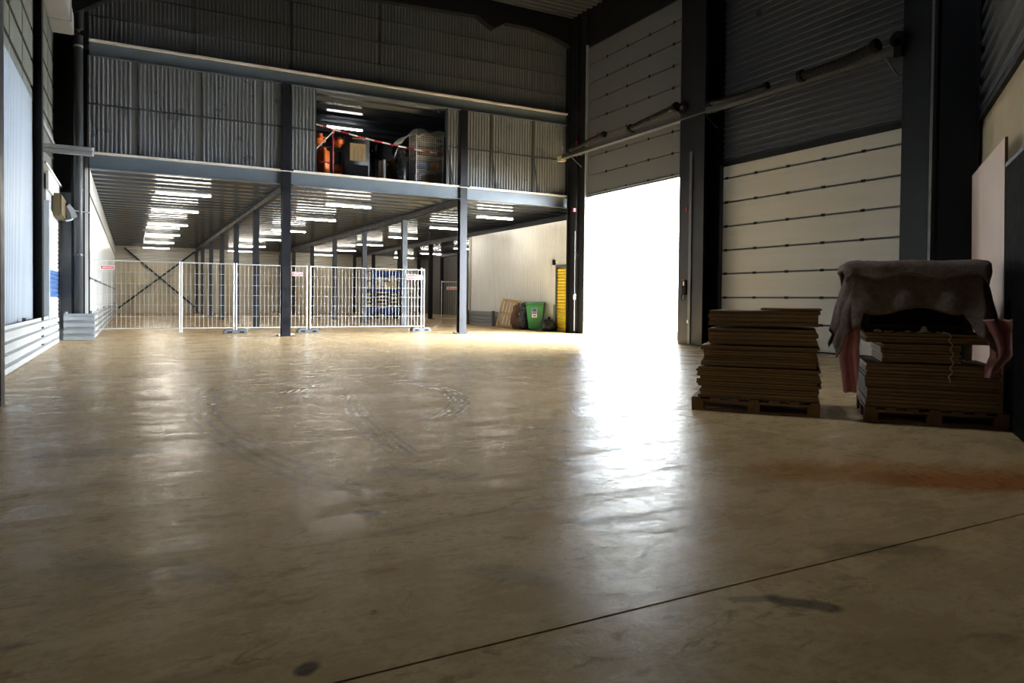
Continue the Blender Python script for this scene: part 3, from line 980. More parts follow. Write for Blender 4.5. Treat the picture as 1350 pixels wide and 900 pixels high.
def fence(x0, x1, name, label, dy=0.0, posts=True):
    w = x1 - x0
    e = empty(name, ((x0 + x1) / 2, FYN + dy, 0))
    for s in (-1, 1):
        MB().tube([(s * w / 2, 0, .06), (s * w / 2, 0, 2.24)], .024, 8).build('post', 'galv', e)
    for z in (.19, 2.21):
        MB().tube([(-w / 2, 0, z), (w / 2, 0, z)], .019, 6).build('frame_rail', 'galv', e)
    m = MB()
    n = int(w / .118)
    for i in range(1, n):
        xx = -w / 2 + w * i / n
        m.bar((xx, 0, .19), (xx, 0, 2.21), .009, .009)
    for z in (.55, .90, 1.22, 1.54, 1.88):
        m.bar((-w / 2, .007, z), (w / 2, .007, z), .009, .009)
    tag(m.build('wire_mesh', 'galv', e), kind='stuff')
    tag(e, label, 'fence', 'temporary fence panels')
    return e


f1 = fence(-1.0, 1.30, 'temporary_fence', 'wire fence panel beside the white inner left wall, leftmost')
f2 = fence(1.36, 2.86, 'temporary_fence', 'narrow wire fence panel between the leftmost panel and the first fence foot')
f3 = fence(2.94, 5.14, 'temporary_fence', 'wire fence panel behind the front left column')
f4 = fence(5.26, 9.30, 'temporary_fence', 'widest wire fence panel in front of the blue scissor lift')
box(1.90, 1.94, -.02, .02, .1, 2.28).build('end_post', 'galv', f4)


def sign(x, z, w, h, label, y=FYN - .04):
    e = empty('warning_sign', (x, y, z))
    pt = box(-w / 2, w / 2, -.006, .006, -h / 2, h / 2).build('plate', 'white', e)
    box(-w / 2 + .018, w / 2 - .018, -.009, -.006, -h / 2 + .018, h / 2 - .018).build('red_field', 'red', pt)
    m = MB()
    random.seed(3)
    xx = -w / 2 + .055
    while xx < w / 2 - .06:
        l = random.choice((.014, .018, .022))
        m.box(xx, xx + l, -.0105, -.009, -h * .12, h * random.choice((.1, .14, .16)))
        xx += l + .008
    m.build('small_print', 'white', pt)
    return tag(e, label, 'sign')


sign(-.63, 2.0, .36, .12, 'small red sign on the fence by the white inner wall')
sign(4.82, 1.95, .34, .12, 'small red sign on the fence right of the front left column')
sign(8.92, 1.94, .62, .17, 'wider red and white sign at the right end of the fence')
random.seed(11)


def foot(x, label, rot=0.0):
    e = empty('ballast_block', (x, FYN - .18, 0), rot)
    w = .36
    MB().prism([(-w, 0), (w, 0), (w, .08), (w * .78, .15), (w * .22, .15), (w * .16, .11), (-w * .16, .11), (-w * .22, .15), (-w * .78, .15), (-w, .08)], (0, .12, 0), X, Z, (0, .26, 0)).build('block', 'greyplastic', e, bevel=.012)
    for s in (-1, 1):
        box(s * w * .5 - .07, s * w * .5 + .07, .114, .122, .03, .075).build('grip_slot', 'black', e)
    return tag(e, label, 'ballast block', 'dark blocks holding the fence')


foot(2.92, 'dark plastic fence foot left of the front left column')
foot(5.2, 'dark plastic fence foot between the front left column and the widest panel')
foot(9.2, 'dark plastic fence foot at the right end of the fence')
# loose fence panel further back beside the partition
eb = empty('loose_fence', (13.55, 31.4, 0))
for x in (-.55, .55):
    MB().tube([(x, 0, 0), (x, 0, 2.05)], .022, 8).build('post', 'galv', eb)
for z in (.25, 2.0):
    MB().tube([(-.55, 0, z), (.55, 0, z)], .018, 6).build('frame_rail', 'galv', eb)
m = MB()
for i in range(1, 9):
    m.bar((-.55 + .122 * i, 0, .25), (-.55 + .122 * i, 0, 2.0), .005, .005)
tag(m.build('wire_mesh', 'galv', eb), kind='stuff')
tag(eb, 'loose wire fence panel standing behind the front right column', 'fence')
sign(13.5, 1.70, .5, .14, 'red sign on the loose fence panel behind the front right column', y=31.35)

# ------------------------------------------------------------------ scissor lift
sl = empty('scissor_lift', (12.95, 40.3, 0), R(4))
box(-.85, .85, -.6, .6, .25, .62).build('chassis', 'blue', sl, bevel=.03)
for sx in (-.6, .6):
    for sy in (-.55, .55):
        MB().tube([(sx, sy - .09, .22), (sx, sy + .09, .22)], .22, 14).build('wheel', 'rubber', sl)
for k in range(4):
    z0, z1 = .65 + k * .22, .87 + k * .22
    for sy in (-.4, .4):
        MB().bar((-.75, sy, z0), (.75, sy, z1), .05, .07).build('scissor_arm', 'cabinet', sl)
        MB().bar((.75, sy + .06, z0), (-.75, sy + .06, z1), .05, .07).build('scissor_arm', 'cabinet', sl)
box(-.9, .9, -.6, .6, 1.55, 1.72).build('platform', 'blue', sl, bevel=.02)
for x in (-.88, -.3, .3, .88):
    for y in (-.58, .58):
        MB().tube([(x, y, 1.7), (x, y, 2.75)], .03, 6).build('rail_post', 'blue', sl)
for z in (2.2, 2.75):
    MB().tube([(-.88, -.58, z), (.88, -.58, z), (.88, .58, z), (-.88, .58, z), (-.88, -.58, z)], .03, 6).build('guard_rail', 'blue', sl)
box(-.85, .85, -.60, -.575, 2.35, 2.75).build('name_board', 'blue', sl)
box(-.5, -.2, -.62, -.6, 1.9, 2.4).build('control_box', 'white', sl, bevel=.01)
box(.25, .5, -.62, -.6, 1.85, 2.5).build('document_box', 'cream', sl, bevel=.01)
MB().bar((.2, -.63, .7), (.2, -.63, 1.55), .2, .03).build('ladder', 'cabinet', sl)
tag(sl, 'blue scissor lift parked behind the widest fence panel', 'scissor lift')


# ------------------------------------------------------------------ pallet, bags, bin by the partition
def pallet(name, w, d, m, loc, rz=0.0, tilt=0.0, tilty=0.0):
    """w along x, d along y; top boards along x"""
    e = empty(name, loc, rz)
    e.rotation_euler.x = tilt
    e.rotation_euler.y = tilty
    nb = 6 if m == 'wood' else 7
    bw = .085 if m == 'wood' else .095
    for i in range(nb):
        y = -d / 2 + bw / 2 + (d - bw) * i / (nb - 1)
        box(-w / 2, w / 2, y - bw / 2, y + bw / 2, .122, .144).build('top_board', m, e)
    for x in (-w / 2 + .05, 0, w / 2 - .05):
        box(x - .05, x + .05, -d / 2, d / 2, .1, .122).build('stringer_board', m, e)
        box(x - .05, x + .05, -d / 2, d / 2, 0, .022).build('bottom_board', m, e)
        for y in (-d / 2 + .06, 0, d / 2 - .06):
            box(x - .05, x + .05, y - .06, y + .06, .022, .1).build('block', m, e)
    return e


p = pallet('wooden_pallet', 1.2, .82, 'wood', (13.52, 25.95, .03))
# stands on its short edge, top boards to the viewer, leaning on the wall behind
ax = Vector((.30, .06, .952)).normalized()          # board direction (upwards)
nrm = Vector((-.78, -.60, 0))
nrm = (nrm - ax * nrm.dot(ax)).normalized()          # deck normal towards the viewer
yy = nrm.cross(ax)
Mx = Matrix((ax, yy, nrm)).transposed().to_4x4()
Mx.translation = Vector((13.52, 25.85, .03)) + ax * .6 - nrm * .1
p.matrix_world = Mx
tag(p, 'pale wooden pallet leaning upright against the white partition', 'pallet')


def lump(name, loc, sx, sy, sz, m, label, cat, seed, amp=.25, knot=True, group=None):
    me = bmesh.new()
    bmesh.ops.create_icosphere(me, subdivisions=3, radius=1)
    for v in me.verts:
        n = mnoise.noise(v.co * 1.6 + Vector((seed, seed * 2, 0))) * amp + mnoise.noise(v.co * 4.5 + Vector((0, seed, 5))) * amp * .45
        v.co *= 1 + n
        if v.co.z < -.75:
            v.co.z = -.75
        v.co.z = (v.co.z + .75) / 1.6
        v.co.x *= sx
        v.co.y *= sy
        v.co.z *= sz
    d = bpy.data.meshes.new('bag_body')
    me.to_mesh(d)
    me.free()
    d.materials.append(MT[m])
    for q in d.polygons:
        q.use_smooth = True
    e = empty(name, loc)
    o = bpy.data.objects.new('bag_body', d)
    col.objects.link(o)
    o.parent = e
    if knot:
        MB().tube([(0, 0, sz * .95), (.02, .01, sz * 1.1), (.05, .02, sz * 1.22)], .04, 8, True, [.05, .03, .07]).build('knot', m, e, smooth=True)
    return tag(e, label, cat, group)


lump('brown_sack', (13.82, 25.30, 0), .30, .30, .85, 'brownbag', 'brown sack slumped between the leaning pallet and the black bag', 'sack', 2.0)
lump('bin_bag', (13.80, 24.62, 0), .32, .33, .78, 'bag', 'full black bin bag left of the green bin', 'bag', 4.2)
lump('bin_bag', (13.82, 24.7, .70), .24, .22, .36, 'bag', 'smaller black bag heaped on top left of the green bin', 'bag', 7.7, .2, False)
lump('bin_bag', (13.85, 22.95, 0), .28, .27, .42, 'bag', 'low black bin bag right of the green bin', 'bag', 9.1)

gbn = empty('wheelie_bin', (13.72, 23.7, 0), R(-38))
b0, b1, hh = .24, .33, .98
MB().add([(-b0, -b0 * .9, .06), (b0, -b0 * .9, .06), (b0, b0 * 1.2, .06), (-b0, b0 * 1.2, .06), (-b1, -b1, hh), (b1, -b1, hh), (b1, b1 * 1.2, hh), (-b1, b1 * 1.2, hh)],
         [(0, 3, 2, 1), (4, 5, 6, 7), (0, 1, 5, 4), (1, 2, 6, 5), (2, 3, 7, 6), (3, 0, 4, 7)]).build('bin_body', 'green', gbn, bevel=.03)
box(-.36, .36, -.36, .42, .965, 1.0).build('rim', 'green', gbn, bevel=.012)
MB().prism([(-.37, 1.0), (.43, 1.0), (.43, 1.045), (.2, 1.10), (-.2, 1.085), (-.37, 1.03)], (-.35, 0, 0), Y, Z, (.70, 0, 0)).build('lid', 'green', gbn, bevel=.01)
MB().tube([(-.3, .47, 1.0), (.3, .47, 1.0)], .02, 8).build('handle', 'green', gbn)
for s in (-.26, .26):
    MB().tube([(s - .03, .30, .1), (s + .03, .30, .1)], .1, 14).build('wheel', 'rubber', gbn)
lb = box(-.10, .10, -.318, -.300, .50, .86).build('label_plate', 'paper', gbn)
lb.rotation_euler.x = R(0)
box(-.085, .085, -.324, -.318, .72, .85).build('blue_print', 'blue', lb)
box(-.085, .085, -.324, -.318, .645, .70).build('blue_print', 'blue', lb)
box(-.05, .05, -.322, -.318, .54, .60).build('brown_print', 'card', lb)
tag(gbn, 'green wheelie bin with a blue and white label by the partition', 'bin')

# ------------------------------------------------------------------ overhead rail with hoses on the right wall
rl = empty('extraction_rail', (13.38, 15.2, 6.22))
box(-.06, .06, -6.3, 6.1, -.05, .06).build('rail_profile', 'rail', rl)
box(-.10, .10, -6.3, 6.1, -.09, -.05).build('rail_flange', 'rail', rl)
box(-.12, .10, 6.05, 6.3, -.16, .02).build('end_box', 'cream', rl)
for yy in (5.6, -.2, -.9, -6.0):
    MB().bar((0, yy, -.07), (.45, yy, -.4), .035, .035).build('bracket', 'rail', rl)
    MB().bar((0, yy, .02), (.5, yy, .02), .04, .05).build('bracket', 'rail', rl)
tag(rl, 'long grey rail running across both doors high on the right wall', 'rail')


def hose(name, pts, r, label):
    o = Vector(pts[0])
    e = empty(name, o)
    pts = [Vector(q) - o for q in pts]
    # resample and make ribbed
    out, rad = [], []
    for a, b in zip(pts[:-1], pts[1:]):
        n = max(2, int((b - a).length / .05))
        for i in range(n):
            out.append(a.lerp(b, i / n))
            rad.append(r * (1.0 if len(out) % 2 else .86))
    out.append(pts[-1])
    rad.append(r)
    MB().tube(out, r, 10, True, rad).build('hose_body', 'hose', e)
    for q in (0, -1):
        d = (pts[1] - pts[0]).normalized() if q == 0 else (pts[-1] - pts[-2]).normalized()
        MB().tube([pts[q] - d * .05, pts[q] + d * .05], r * 1.35, 10).build('end_clamp', 'black', e)
    return tag(e, label, 'hose')


hose('extraction_hose', [(13.19, 20.6, 6.30), (13.19, 19.9, 6.32), (13.19, 19.2, 6.40), (13.19, 18.6, 6.43)], .075, 'dark hose at the left end of the rail above the open door')
hose('extraction_hose', [(13.19, 17.2, 6.32), (13.19, 16.7, 6.38), (13.19, 15.9, 6.44), (13.19, 15.2, 6.50)], .10, 'dark ribbed hose on the rail above the right side of the open door')
hose('extraction_hose', [(13.19, 13.9, 6.30), (13.19, 13.3, 6.26), (13.19, 12.6, 6.24), (13.19, 12.05, 6.26)], .065, 'thin dark hose on the rail left of the closed door centre')
hose('extraction_hose', [(13.19, 11.05, 6.22), (13.19, 10.5, 6.22), (13.19, 9.9, 6.24), (13.19, 9.25, 6.34)], .10, 'thick dark sagging hose on the rail right of the closed door centre')
hr = empty('hose_reel', (13.3, 15.02, 6.45))
MB().tube([(-.05, 0, 0), (.05, 0, 0)], .17, 14).build('reel_disc', 'black', hr)
MB().tube([(-.09, 0, 0), (.09, 0, 0)], .05, 10).build('hub', 'rail', hr)
tag(hr, 'black reel disc at the column between the doors', 'reel')
hr = empty('hose_reel', (13.3, 8.85, 6.36))
MB().tube([(-.05, 0, 0), (.05, 0, 0)], .15, 14).build('reel_disc', 'black', hr)
MB().box(-.05, .05, -.1, .06, -.35, 0).build('hanger', 'black', hr)
tag(hr, 'black reel disc at the right end of the rail', 'reel')
hr = empty('rail_clip', (13.3, 19.1, 6.5))
MB().box(-.03, .03, -.06, .06, -.05, .1).build('clip_body', 'red', hr)
tag(hr, 'small red clip on the hose above the open door', 'clip')

# ------------------------------------------------------------------ cardboard stacks (local frame: x to the right along the front, y away)
SO = Vector((5.27, 5.76, 0))
SU = Vector((.645, -.764, 0)).normalized()
SR = math.atan2(SU.y, SU.x)
SV = Vector((-SU.y, SU.x, 0))


def sp(u, v, z=0.0):
    q = SO + SU * u + SV * v
    return (q.x, q.y, z)


p = pallet('wooden_pallet', 1.0, 1.26, 'oldwood', sp(.63, .5), SR + math.pi / 2)
tag(p, 'brown wooden pallet under the left cardboard stack', 'pallet')
p = pallet('wooden_pallet', 1.0, 1.2, 'oldwood', sp(2.26, .5), SR + math.pi / 2)
tag(p, 'brown wooden pallet under the right cardboard stack', 'pallet')


def sheet(u0, u1, v0, v1, z, t, label, group, m):
    w, d = u1 - u0, v1 - v0
    mb = MB()
    # slightly bowed flattened box: two plies with a folded edge
    n = 4
    top, bot = [], []
    bow = random.uniform(-.004, .006)
    vs = []
    for j, (yy, inset) in enumerate(((-d / 2, 0), (d / 2, 0))):
        for i in range(n + 1):
            xx = -w / 2 + w * i / n
            dz = bow * math.sin(math.pi * i / n)
            for k, zz in enumerate((0, t * .46, t * .54, t)):
                ins = .004 if k in (1, 2) else 0
                vs.append((xx, yy + (ins if j == 0 else -ins), zz * .92 + dz))
    fs = []
    row = (n + 1) * 4
    for i in range(n):
        a, b = i * 4, (i + 1) * 4
        for k in range(3):
            fs.append((a + k, b + k, b + k + 1, a + k + 1))
            fs.append((row + a + k, row + a + k + 1, row + b + k + 1, row + b + k))
        fs.append((a + 3, b + 3, row + b + 3, row + a + 3))
        fs.append((a, row + a, row + b, b))
    for a in (0, n * 4):
        for k in range(3):
            fs.append((a + k, a + k + 1, row + a + k + 1, row + a + k))
    mb.add(vs, fs)
    o = mb.build('cardboard_sheet', m, None, loc=sp((u0 + u1) / 2, (v0 + v1) / 2, z), rotz=SR + random.uniform(-.006, .006))
    return tag(o, label, 'cardboard', group)


random.seed(21)
LB = [('bottom', .148, .26, 4, .075, 1.24), ('second', .262, .47, 8, .06, 1.25), ('third', .485, .70, 8, .10, 1.23), ('fourth', .715, .878, 4, .155, 1.22), ('top', .91, 1.07, 4, .165, 1.24)]
for nm, z0, z1, n, ul, ur in LB:
    t = (z1 - z0) / n
    for i in range(n):
        j = .012 if nm in ('fourth', 'top') else .022
        sheet(ul + random.uniform(-j, j), ur + random.uniform(-j, j), .02 + random.uniform(-.012, .012), 1.0 + random.uniform(-.02, .02), z0 + i * t, t,
              'flattened cardboard box, %s from below in the %s bundle of the left stack' % (ORD[i], nm), 'cardboard in the left stack', 'card' if i % 3 else 'card_b')
sheet(.68, 1.26, .03, .9, 1.075, .022, 'single cardboard piece lying on the right half of the left stack', None, 'card')
RB = [('wide bottom', .148, .33, 5, 1.68, 2.80), ('wide second', .335, .57, 7, 1.67, 2.79), ('short middle', .585, .765, 6, 1.80, 2.46), ('wide top', .775, .87, 3, 1.66, 2.74)]
for nm, z0, z1, n, ul, ur in RB:
    t = (z1 - z0) / n
    for i in range(n):
        sheet(ul + random.uniform(-.015, .015), ur + random.uniform(-.015, .015), .02 + random.uniform(-.012, .012), 1.0, z0 + i * t, t,
              'flattened cardboard box, %s from below in the %s bundle of the right stack' % (ORD[i], nm), 'cardboard in the right stack', 'card' if i % 3 else 'card_b')
# torn paper on the top bundle
tp = MB()
vs, fs = [], []
random.seed(5)
for i in range(24):
    u = -.32 + .60 * i / 23
    vs += [(u, -.04 + random.uniform(-.01, .01), random.uniform(-.004, .01)), (u, -.02, .004 + random.uniform(.0, .028) + (.05 if i in (16, 17) else 0)), (u, .03, .006)]
for i in range(23):
    for k in range(2):
        fs.append((i * 3 + k, i * 3 + k + 1, i * 3 + k + 4, i * 3 + k + 3))
tpo = tp.add(vs, fs).build('torn_wrapping', 'film', None, loc=sp(2.05, .06, .874), rotz=SR)
tag(tpo, 'torn pale wrapping edge lying on top of the right stack', 'wrapping')
# twisted strap hanging over the front
stp = MB()
pts = []
for i in range(40):
    t = i / 39
    pts.append((.012 * math.sin(t * 34) + .03 * math.sin(t * 3), -.012 + .006 * math.cos(t * 34), .0 - .46 * t))
stp.tube([(-.05, .3, .008), (-.02, .05, .008)] + pts, .006, 5)
sto = stp.build('packing_strap', 'film', None, loc=sp(2.36, -.002, .875), rotz=SR)
tag(sto, 'twisted pale packing strap hanging down the right stack', 'strap')

# covered crate and blanket
cr = empty('covered_crate', sp(2.1, .45, .872), SR)
box(-.47, .47, -.34, .36, 0, .60).build('crate_body', 'crate', cr, bevel=.03)
box(-.40, .40, -.35, -.34, .08, .5).build('front_panel', 'black', cr)
tag(cr, 'dark upholstered block hidden under the grey blanket', 'crate')


def cloth(W, D, fr, bk, lf, rg, top, flare, nA, nB, seed, hem=None, thick=.014, r0=.02, m='blanket', name='blanket', parent=None, loc=(0, 0, 0), rotz=0.0):
    vs, fs = [], []
    for i in range(nA + 1):
        a = -lf + (W + lf + rg) * i / nA
        f_ = fr * (hem(a / W) if hem else 1)
        for j in range(nB + 1):
            b = -f_ + (D + f_ + bk) * j / nB
            ca, cb = min(max(a, 0), W), min(max(b, 0), D)
            dx, dy = a - ca, b - cb
            dr = math.hypot(dx, dy)
            z = top
            px, py = ca, cb
            if dr > 0:
                ux, uy = dx / dr, dy / dr
                rip = .018 * math.sin(a * 17 + seed) * abs(uy) + .02 * math.sin(b * 15 + seed) * abs(ux)
                # rounded shoulder, then hanging
                sh = min(dr, .07)
                out = r0 * 2 * math.sin(sh / .07 * math.pi / 2) + flare * max(0, dr - .07)
                z = top - sh * .35 * (sh / .07) - max(0, dr - .07)
                px += ux * (out + rip * min(1, dr * 3))
                py += uy * (out + rip * min(1, dr * 3))
            q = Vector((a * 3, b * 3, seed))
            z += .016 * mnoise.noise(q) + .010 * mnoise.noise(q * 3.1) + .005 * mnoise.noise(q * 8)
            py += .012 * mnoise.noise(q * 2.3 + Vector((5, 1, 2)))
            px += .012 * mnoise.noise(q * 2.1 + Vector((1, 8, 3)))
            vs.append((px - W / 2, py, z))
    for i in range(nA):
        for j in range(nB):
            k = i * (nB + 1) + j
            fs.append((k, k + 1, k + nB + 2, k + nB + 1))
    o = MB().add(vs, fs).build(name, m, parent, True, loc=loc, rotz=rotz)
    md = o.modifiers.new('thick', 'SOLIDIFY')
    md.thickness = thick
    md.offset = 1
    return o


def hemf(s):
    if s < .04:
        return .9
    if s < .86:
        return .68 + .05 * math.sin(s * 9)
    return .68 + min(1, (s - .86) / .14) * .32


be = empty('felt_blanket', sp(2.08, .08, .872), SR)
cloth(1.02, .76, .70, .55, .70, .60, .635, .22, 70, 64, 1.3, hemf, name='cover', parent=be)
cloth(1.08, .74, .20, .30, .12, .12, .675, .16, 60, 40, 4.1, lambda s: .85 + .25 * math.sin(s * 7) ** 2, thick=.026, r0=.035, name='folded_layer', parent=be)
wt = box(-.02, .02, -.006, .006, -.014, .014).build('white_tag', 'white', be)
wt.location = (-.53, -.05, .52)
tag(be, 'heavy grey brown felt blanket draped over the right cardboard stack', 'blanket')


# pink film
def film(name, rows, label, seed, nA=14, loc=(0, 0, 0)):
    """rows: list of (z, u0, u1) from top to bottom"""
    vs, fs = [], []
    nB = 26
    for j in range(nB + 1):
        t = j / nB * (len(rows) - 1)
        k = min(int(t), len(rows) - 2)
        f = t - k
        z = rows[k][0] * (1 - f) + rows[k + 1][0] * f
        a = rows[k][1] * (1 - f) + rows[k + 1][1] * f
        b = rows[k][2] * (1 - f) + rows[k + 1][2] * f
        for i in range(nA + 1):
            s = i / nA
            q = Vector((s * 2.5, z * 2.4, seed))
            vs.append((a + (b - a) * s, .05 * math.sin(s * 9 + seed + z * 3) + .04 * mnoise.noise(q * 2.5), z + .012 * mnoise.noise(q * 4)))
    for j in range(nB):
        for i in range(nA):
            k = j * (nA + 1) + i
            fs.append((k, k + 1, k + nA + 2, k + nA + 1))
    o = MB().add(vs, fs).build(name, 'pink', None, True, loc=loc, rotz=SR)
    md = o.modifiers.new('thick', 'SOLIDIFY')
    md.thickness = .002
    return tag(o, label, 'plastic film')


film('plastic_film', [(.92, -.09, .07), (.82, -.10, .08), (.70, -.13, .07), (.60, -.12, .075), (.45, -.09, .06), (.27, -.07, .05)], 'pink plastic film hanging between the two cardboard stacks', 2.2, loc=sp(1.54, .04, 0))
film('plastic_film', [(1.02, -.16, .10), (.92, -.10, .14), (.80, -.06, .13), (.68, -.05, .10), (.58, -.09, .03), (.48, -.10, -.05)], 'pink red plastic film hanging at the right end under the blanket', 5.5, loc=sp(2.74, -.07, 0))
# small white card seen in the gap of the right stack
wc = box(-.03, .03, -.01, .01, 0, .17).build('white_card', 'white', None, loc=sp(2.62, .5, .59), rotz=SR)
tag(wc, 'small white card standing in the gap of the right stack', 'card')

# ------------------------------------------------------------------ leaning board and dark panel on the oblique wall
bw = 2.3
bd = empty('leaning_board', A2 + dd * .36 + dn * .068, math.atan2(dd.y, dd.x))
face = MB().box(0, bw, -.012, .012, 0, 2.765).build('board_face', 'ply', bd)
edge = MB().box(-.012, .0, -.013, .013, 0, 2.765).build('board_edge', 'plyedge', bd)
bd.rotation_euler.x = -R(.8)
tag(bd, 'tall pinkish plywood board leaning against the oblique wall', 'board')
bk = empty('black_sheet', A2 + dd * -1.0 + dn * .068, math.atan2(dd.y, dd.x))
box(0, 1.28, -.015, .015, 0, 2.5).build('sheet_face', 'black', bk)
box(0, 1.28, -.018, .018, 2.46, 2.5).build('edge_band', 'girt', bk)
bk.rotation_euler.x = -R(.8)
tag(bk, 'black sheet leaning beside the plywood board at the right edge', 'sheet')

# ------------------------------------------------------------------ storage level contents
MZ = 4.99


def rbox(name, loc, w, d, h, m, bevel, parent=None, rz=0.0):
    return box(-w / 2, w / 2, -d / 2, d / 2, 0, h).build(name, m, parent, True, bevel, loc, rz)


def cushion(loc, w, d, h, label, rz=0.0, ry=0.0):
    e = empty('padded_roll', loc, rz)
    e.rotation_euler.y = ry
    rbox('padding', (0, 0, 0), w, d, h, 'orange', min(w, d, h) * .28, e)
    box(-w * .5 - .004, w * .5 + .004, -d / 2 - .004, d / 2 + .004, h * .48, h * .52).build('seam_band', 'red', e)
    return tag(e, label, 'padding', 'orange padded pieces in the storage opening')


cushion((5.26, 23.0, MZ + 1.055), .40, .4, .36, 'round orange padded piece at the top left of the storage opening')
cushion((5.88, 23.0, MZ + 1.055), .34, .4, .30, 'orange padded piece right of the red post in the storage opening')
cushion((5.44, 23.1, MZ + .02), .34, .4, .97, 'tall upright orange padded roll below the round one')
cushion((5.90, 23.1, MZ + .02), .24, .34, .48, 'short upright orange padded roll beside the tall one')
sh = empty('storage_rack', (5.62, 23.25, MZ))
for x in (-.42, .46):
    for y in (-.2, .35):
        box(x - .025, x + .025, y - .025, y + .025, 0, 1.1).build('upright', 'cabinet', sh)
for z in (1.02,):
    box(-.42, .46, -.2, .35, z, z + .03).build('shelf', 'cabinet', sh)
tag(sh, 'dark rack holding the orange padded pieces', 'rack')
rp = empty('red_post', (5.62, 22.62, MZ))
MB().tube([(0, 0, 0), (0, 0, 1.46)], .028, 8).build('post', 'red', rp)
MB().bar((-.02, -.03, 1.42), (-.52, -.05, .84), .05, .03).build('striped_arm', 'white', rp)
for t in (.15, .45, .75):
    a = Vector((-.02, -.05, 1.42)).lerp(Vector((-.52, -.07, .84)), t)
    b = Vector((-.02, -.05, 1.42)).lerp(Vector((-.52, -.07, .84)), t + .14)
    MB().bar(a, b, .052, .01).build('red_stripe', 'red', rp)
MB().tube([(0, 0, 1.40), (0, 0, 1.5)], .045, 8).build('post_cap', 'red', rp)
MB().box(-.16, .16, -.12, .12, 0, .03).build('foot_plate', 'red', rp)
tag(rp, 'red barrier post with a striped arm in the storage opening', 'post')
tpe = MB()
tpts = []
for i in range(17):
    t = i / 16
    tpts.append((5.02 + 4.4 * t, 22.58, 6.60 - .50 * t - .09 * math.sin(math.pi * t)))
o = tpts[0]
e = empty('barrier_chain', o)
for i in range(16):
    MB().bar(Vector(tpts[i]) - Vector(o), Vector(tpts[i + 1]) - Vector(o), .012, .045).build('link_section', 'red' if i % 2 else 'film', e)
tag(e, 'red and white barrier band strung across the storage opening', 'barrier')
cb = empty('cabinet', (6.46, 23.0, MZ))
rbox('cabinet_body', (0, 0, 0), .78, .5, 1.42, 'cabinet', .012, cb)
bpn = box(-.26, .26, -.262, -.25, .62, 1.18).build('brown_panel', 'brownpanel', cb)
for x in (-.13, 0, .13):
    box(x - .006, x + .006, -.268, -.262, .62, .95).build('panel_bar', 'cabinet', bpn)
box(-.34, .34, -.262, -.25, .05, .5).build('door', 'black', cb)
box(-.2, .25, -.262, -.25, 1.32, 1.36).build('top_label', 'brownpanel', cb)
tag(cb, 'dark grey cabinet with a brown panel in the storage opening', 'cabinet')
ma = empty('pedestal_stand', (7.50, 23.25, MZ))
MB().tube([(0, 0, .06), (0, 0, 1.0)], .05, 10).build('pedestal', 'duct', ma)
for k in range(5):
    t = k * 2 * math.pi / 5 + .4
    MB().bar((0, 0, .12), (.36 * math.cos(t), .36 * math.sin(t), .05), .07, .06).build('foot', 'white', ma)
rbox('head', (-.02, 0, .85), .5, .4, .5, 'black', .05, ma)
MB().tube([(.0, -.2, .7), (.05, -.28, .62)], .03, 6).build('knob', 'orange', ma)
tag(ma, 'black machine on a pale pedestal in the storage opening', 'machine')
mb_ = empty('machine_block', (7.08, 23.95, MZ))
rbox('casing', (0, 0, 0), .5, .5, 1.35, 'black', .03, mb_)
for k in range(3):
    MB().tube([(-.1 + k * .12, -.26, .9 + .15 * k), (-.1 + k * .12, -.30, .9 + .15 * k)], .03, 8).build('dial', 'alu', mb_)
tag(mb_, 'black machine casing with pale dials beside the dark grey cabinet', 'machine')
rbx = rbox('carton', (7.85, 23.95, MZ + .002), .5, .4, .95, 'brownbag', .01)
tag(rbx, 'brown carton behind the machine on the pale pedestal', 'carton')
p = pallet('wooden_pallet', 1.3, .6, 'wood', (7.35, 22.75, MZ))
p.scale = (.95, .7, .75)
tag(p, 'flat wooden pallet at the edge of the storage opening', 'pallet')
lump('black_cover', (8.08, 23.2, MZ), .27, .30, 1.25, 'bag', 'black plastic covered bulk left of the wire cage', 'cover', 3.3, .15, False)
cg = empty('wire_cage', (8.95, 23.1, MZ))
for x in (-.48, .48):
    for y in (-.35, .35):
        MB().tube([(x, y, .05), (x, y, 1.9)], .018, 6).build('corner_post', 'wire', cg)
        MB().tube([(x - .02, y, .06), (x + .02, y, .06)], .06, 10).build('castor', 'rubber', cg)
box(-.48, .48, -.35, .35, .12, .16).build('base_tray', 'cabinet', cg)
m = MB()
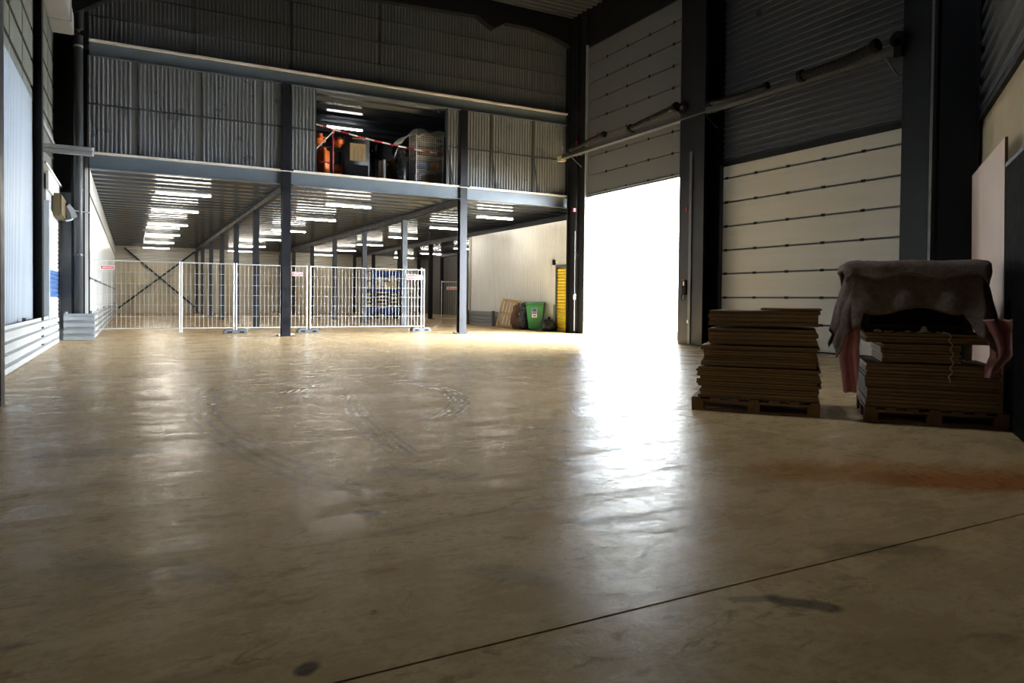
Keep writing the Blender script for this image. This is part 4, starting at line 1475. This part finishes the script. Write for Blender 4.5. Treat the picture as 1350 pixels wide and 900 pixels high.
for i in range(1, 14):
    x = -.48 + .96 * i / 14
    m.bar((x, -.35, .15), (x, -.35, 1.9), .008, .008)
for i in range(1, 26):
    z = .15 + 1.75 * i / 26
    m.bar((-.48, -.356, z), (.48, -.356, z), .008, .008)
    m.bar((-.48, -.35, z), (-.48, .35, z), .008, .008)
for i in range(1, 9):
    y = -.35 + .7 * i / 9
    m.bar((-.48, y, .15), (-.48, y, 1.9), .008, .008)
tag(m.build('wire_mesh', 'wire', cg), kind='stuff')
for z in (.55, 1.0, 1.5):
    box(-.47, .47, -.34, .34, z, z + .02).build('shelf', 'duct', cg)
tag(cg, 'pale wire mesh cage trolley at the right of the storage opening', 'cage')
for k, (x, z, w, h, mm, lab) in enumerate([(-.2, .165, .35, .3, 'brownbag', 'brown carton on the floor of the wire cage'), (.25, .165, .3, .28, 'card', 'light carton on the floor of the wire cage'),
                                           (-.15, .575, .4, .25, 'blue', 'blue carton on the lowest shelf of the wire cage'), (.28, .575, .25, .3, 'orange', 'orange carton on the lowest shelf of the wire cage'),
                                           (.0, 1.025, .7, .28, 'brownbag', 'wide brown carton on the middle shelf of the wire cage')]):
    o = rbox('carton', (8.95 + x, 23.1, MZ + z), w, .45, h, mm, .012)
    tag(o, lab, 'carton')
vs, fs = [], []
for i in range(15):
    for j in range(9):
        s, t = i / 14, j / 8
        x = -1.05 + 1.75 * s
        prf = .0 if s > .4 else -(.4 - s) / .4 * .62
        z = 2.02 + prf + .06 * math.sin(s * 15) + .04 * mnoise.noise(Vector((s * 5, t * 5, 3)))
        vs.append((x, -.5 + .95 * t, z - (.34 * (1 - t) ** 2 if s > .30 else .10 * (1 - t))))
for i in range(14):
    for j in range(8):
        k = i * 9 + j
        fs.append((k, k + 1, k + 10, k + 9))
o = MB().add(vs, fs).build('dust_sheet', 'film', None, True, loc=(8.9, 23.05, MZ))
md = o.modifiers.new('thick', 'SOLIDIFY')
md.thickness = .012
tag(o, 'crumpled pale dust sheet lying over the top of the wire cage', 'sheet')
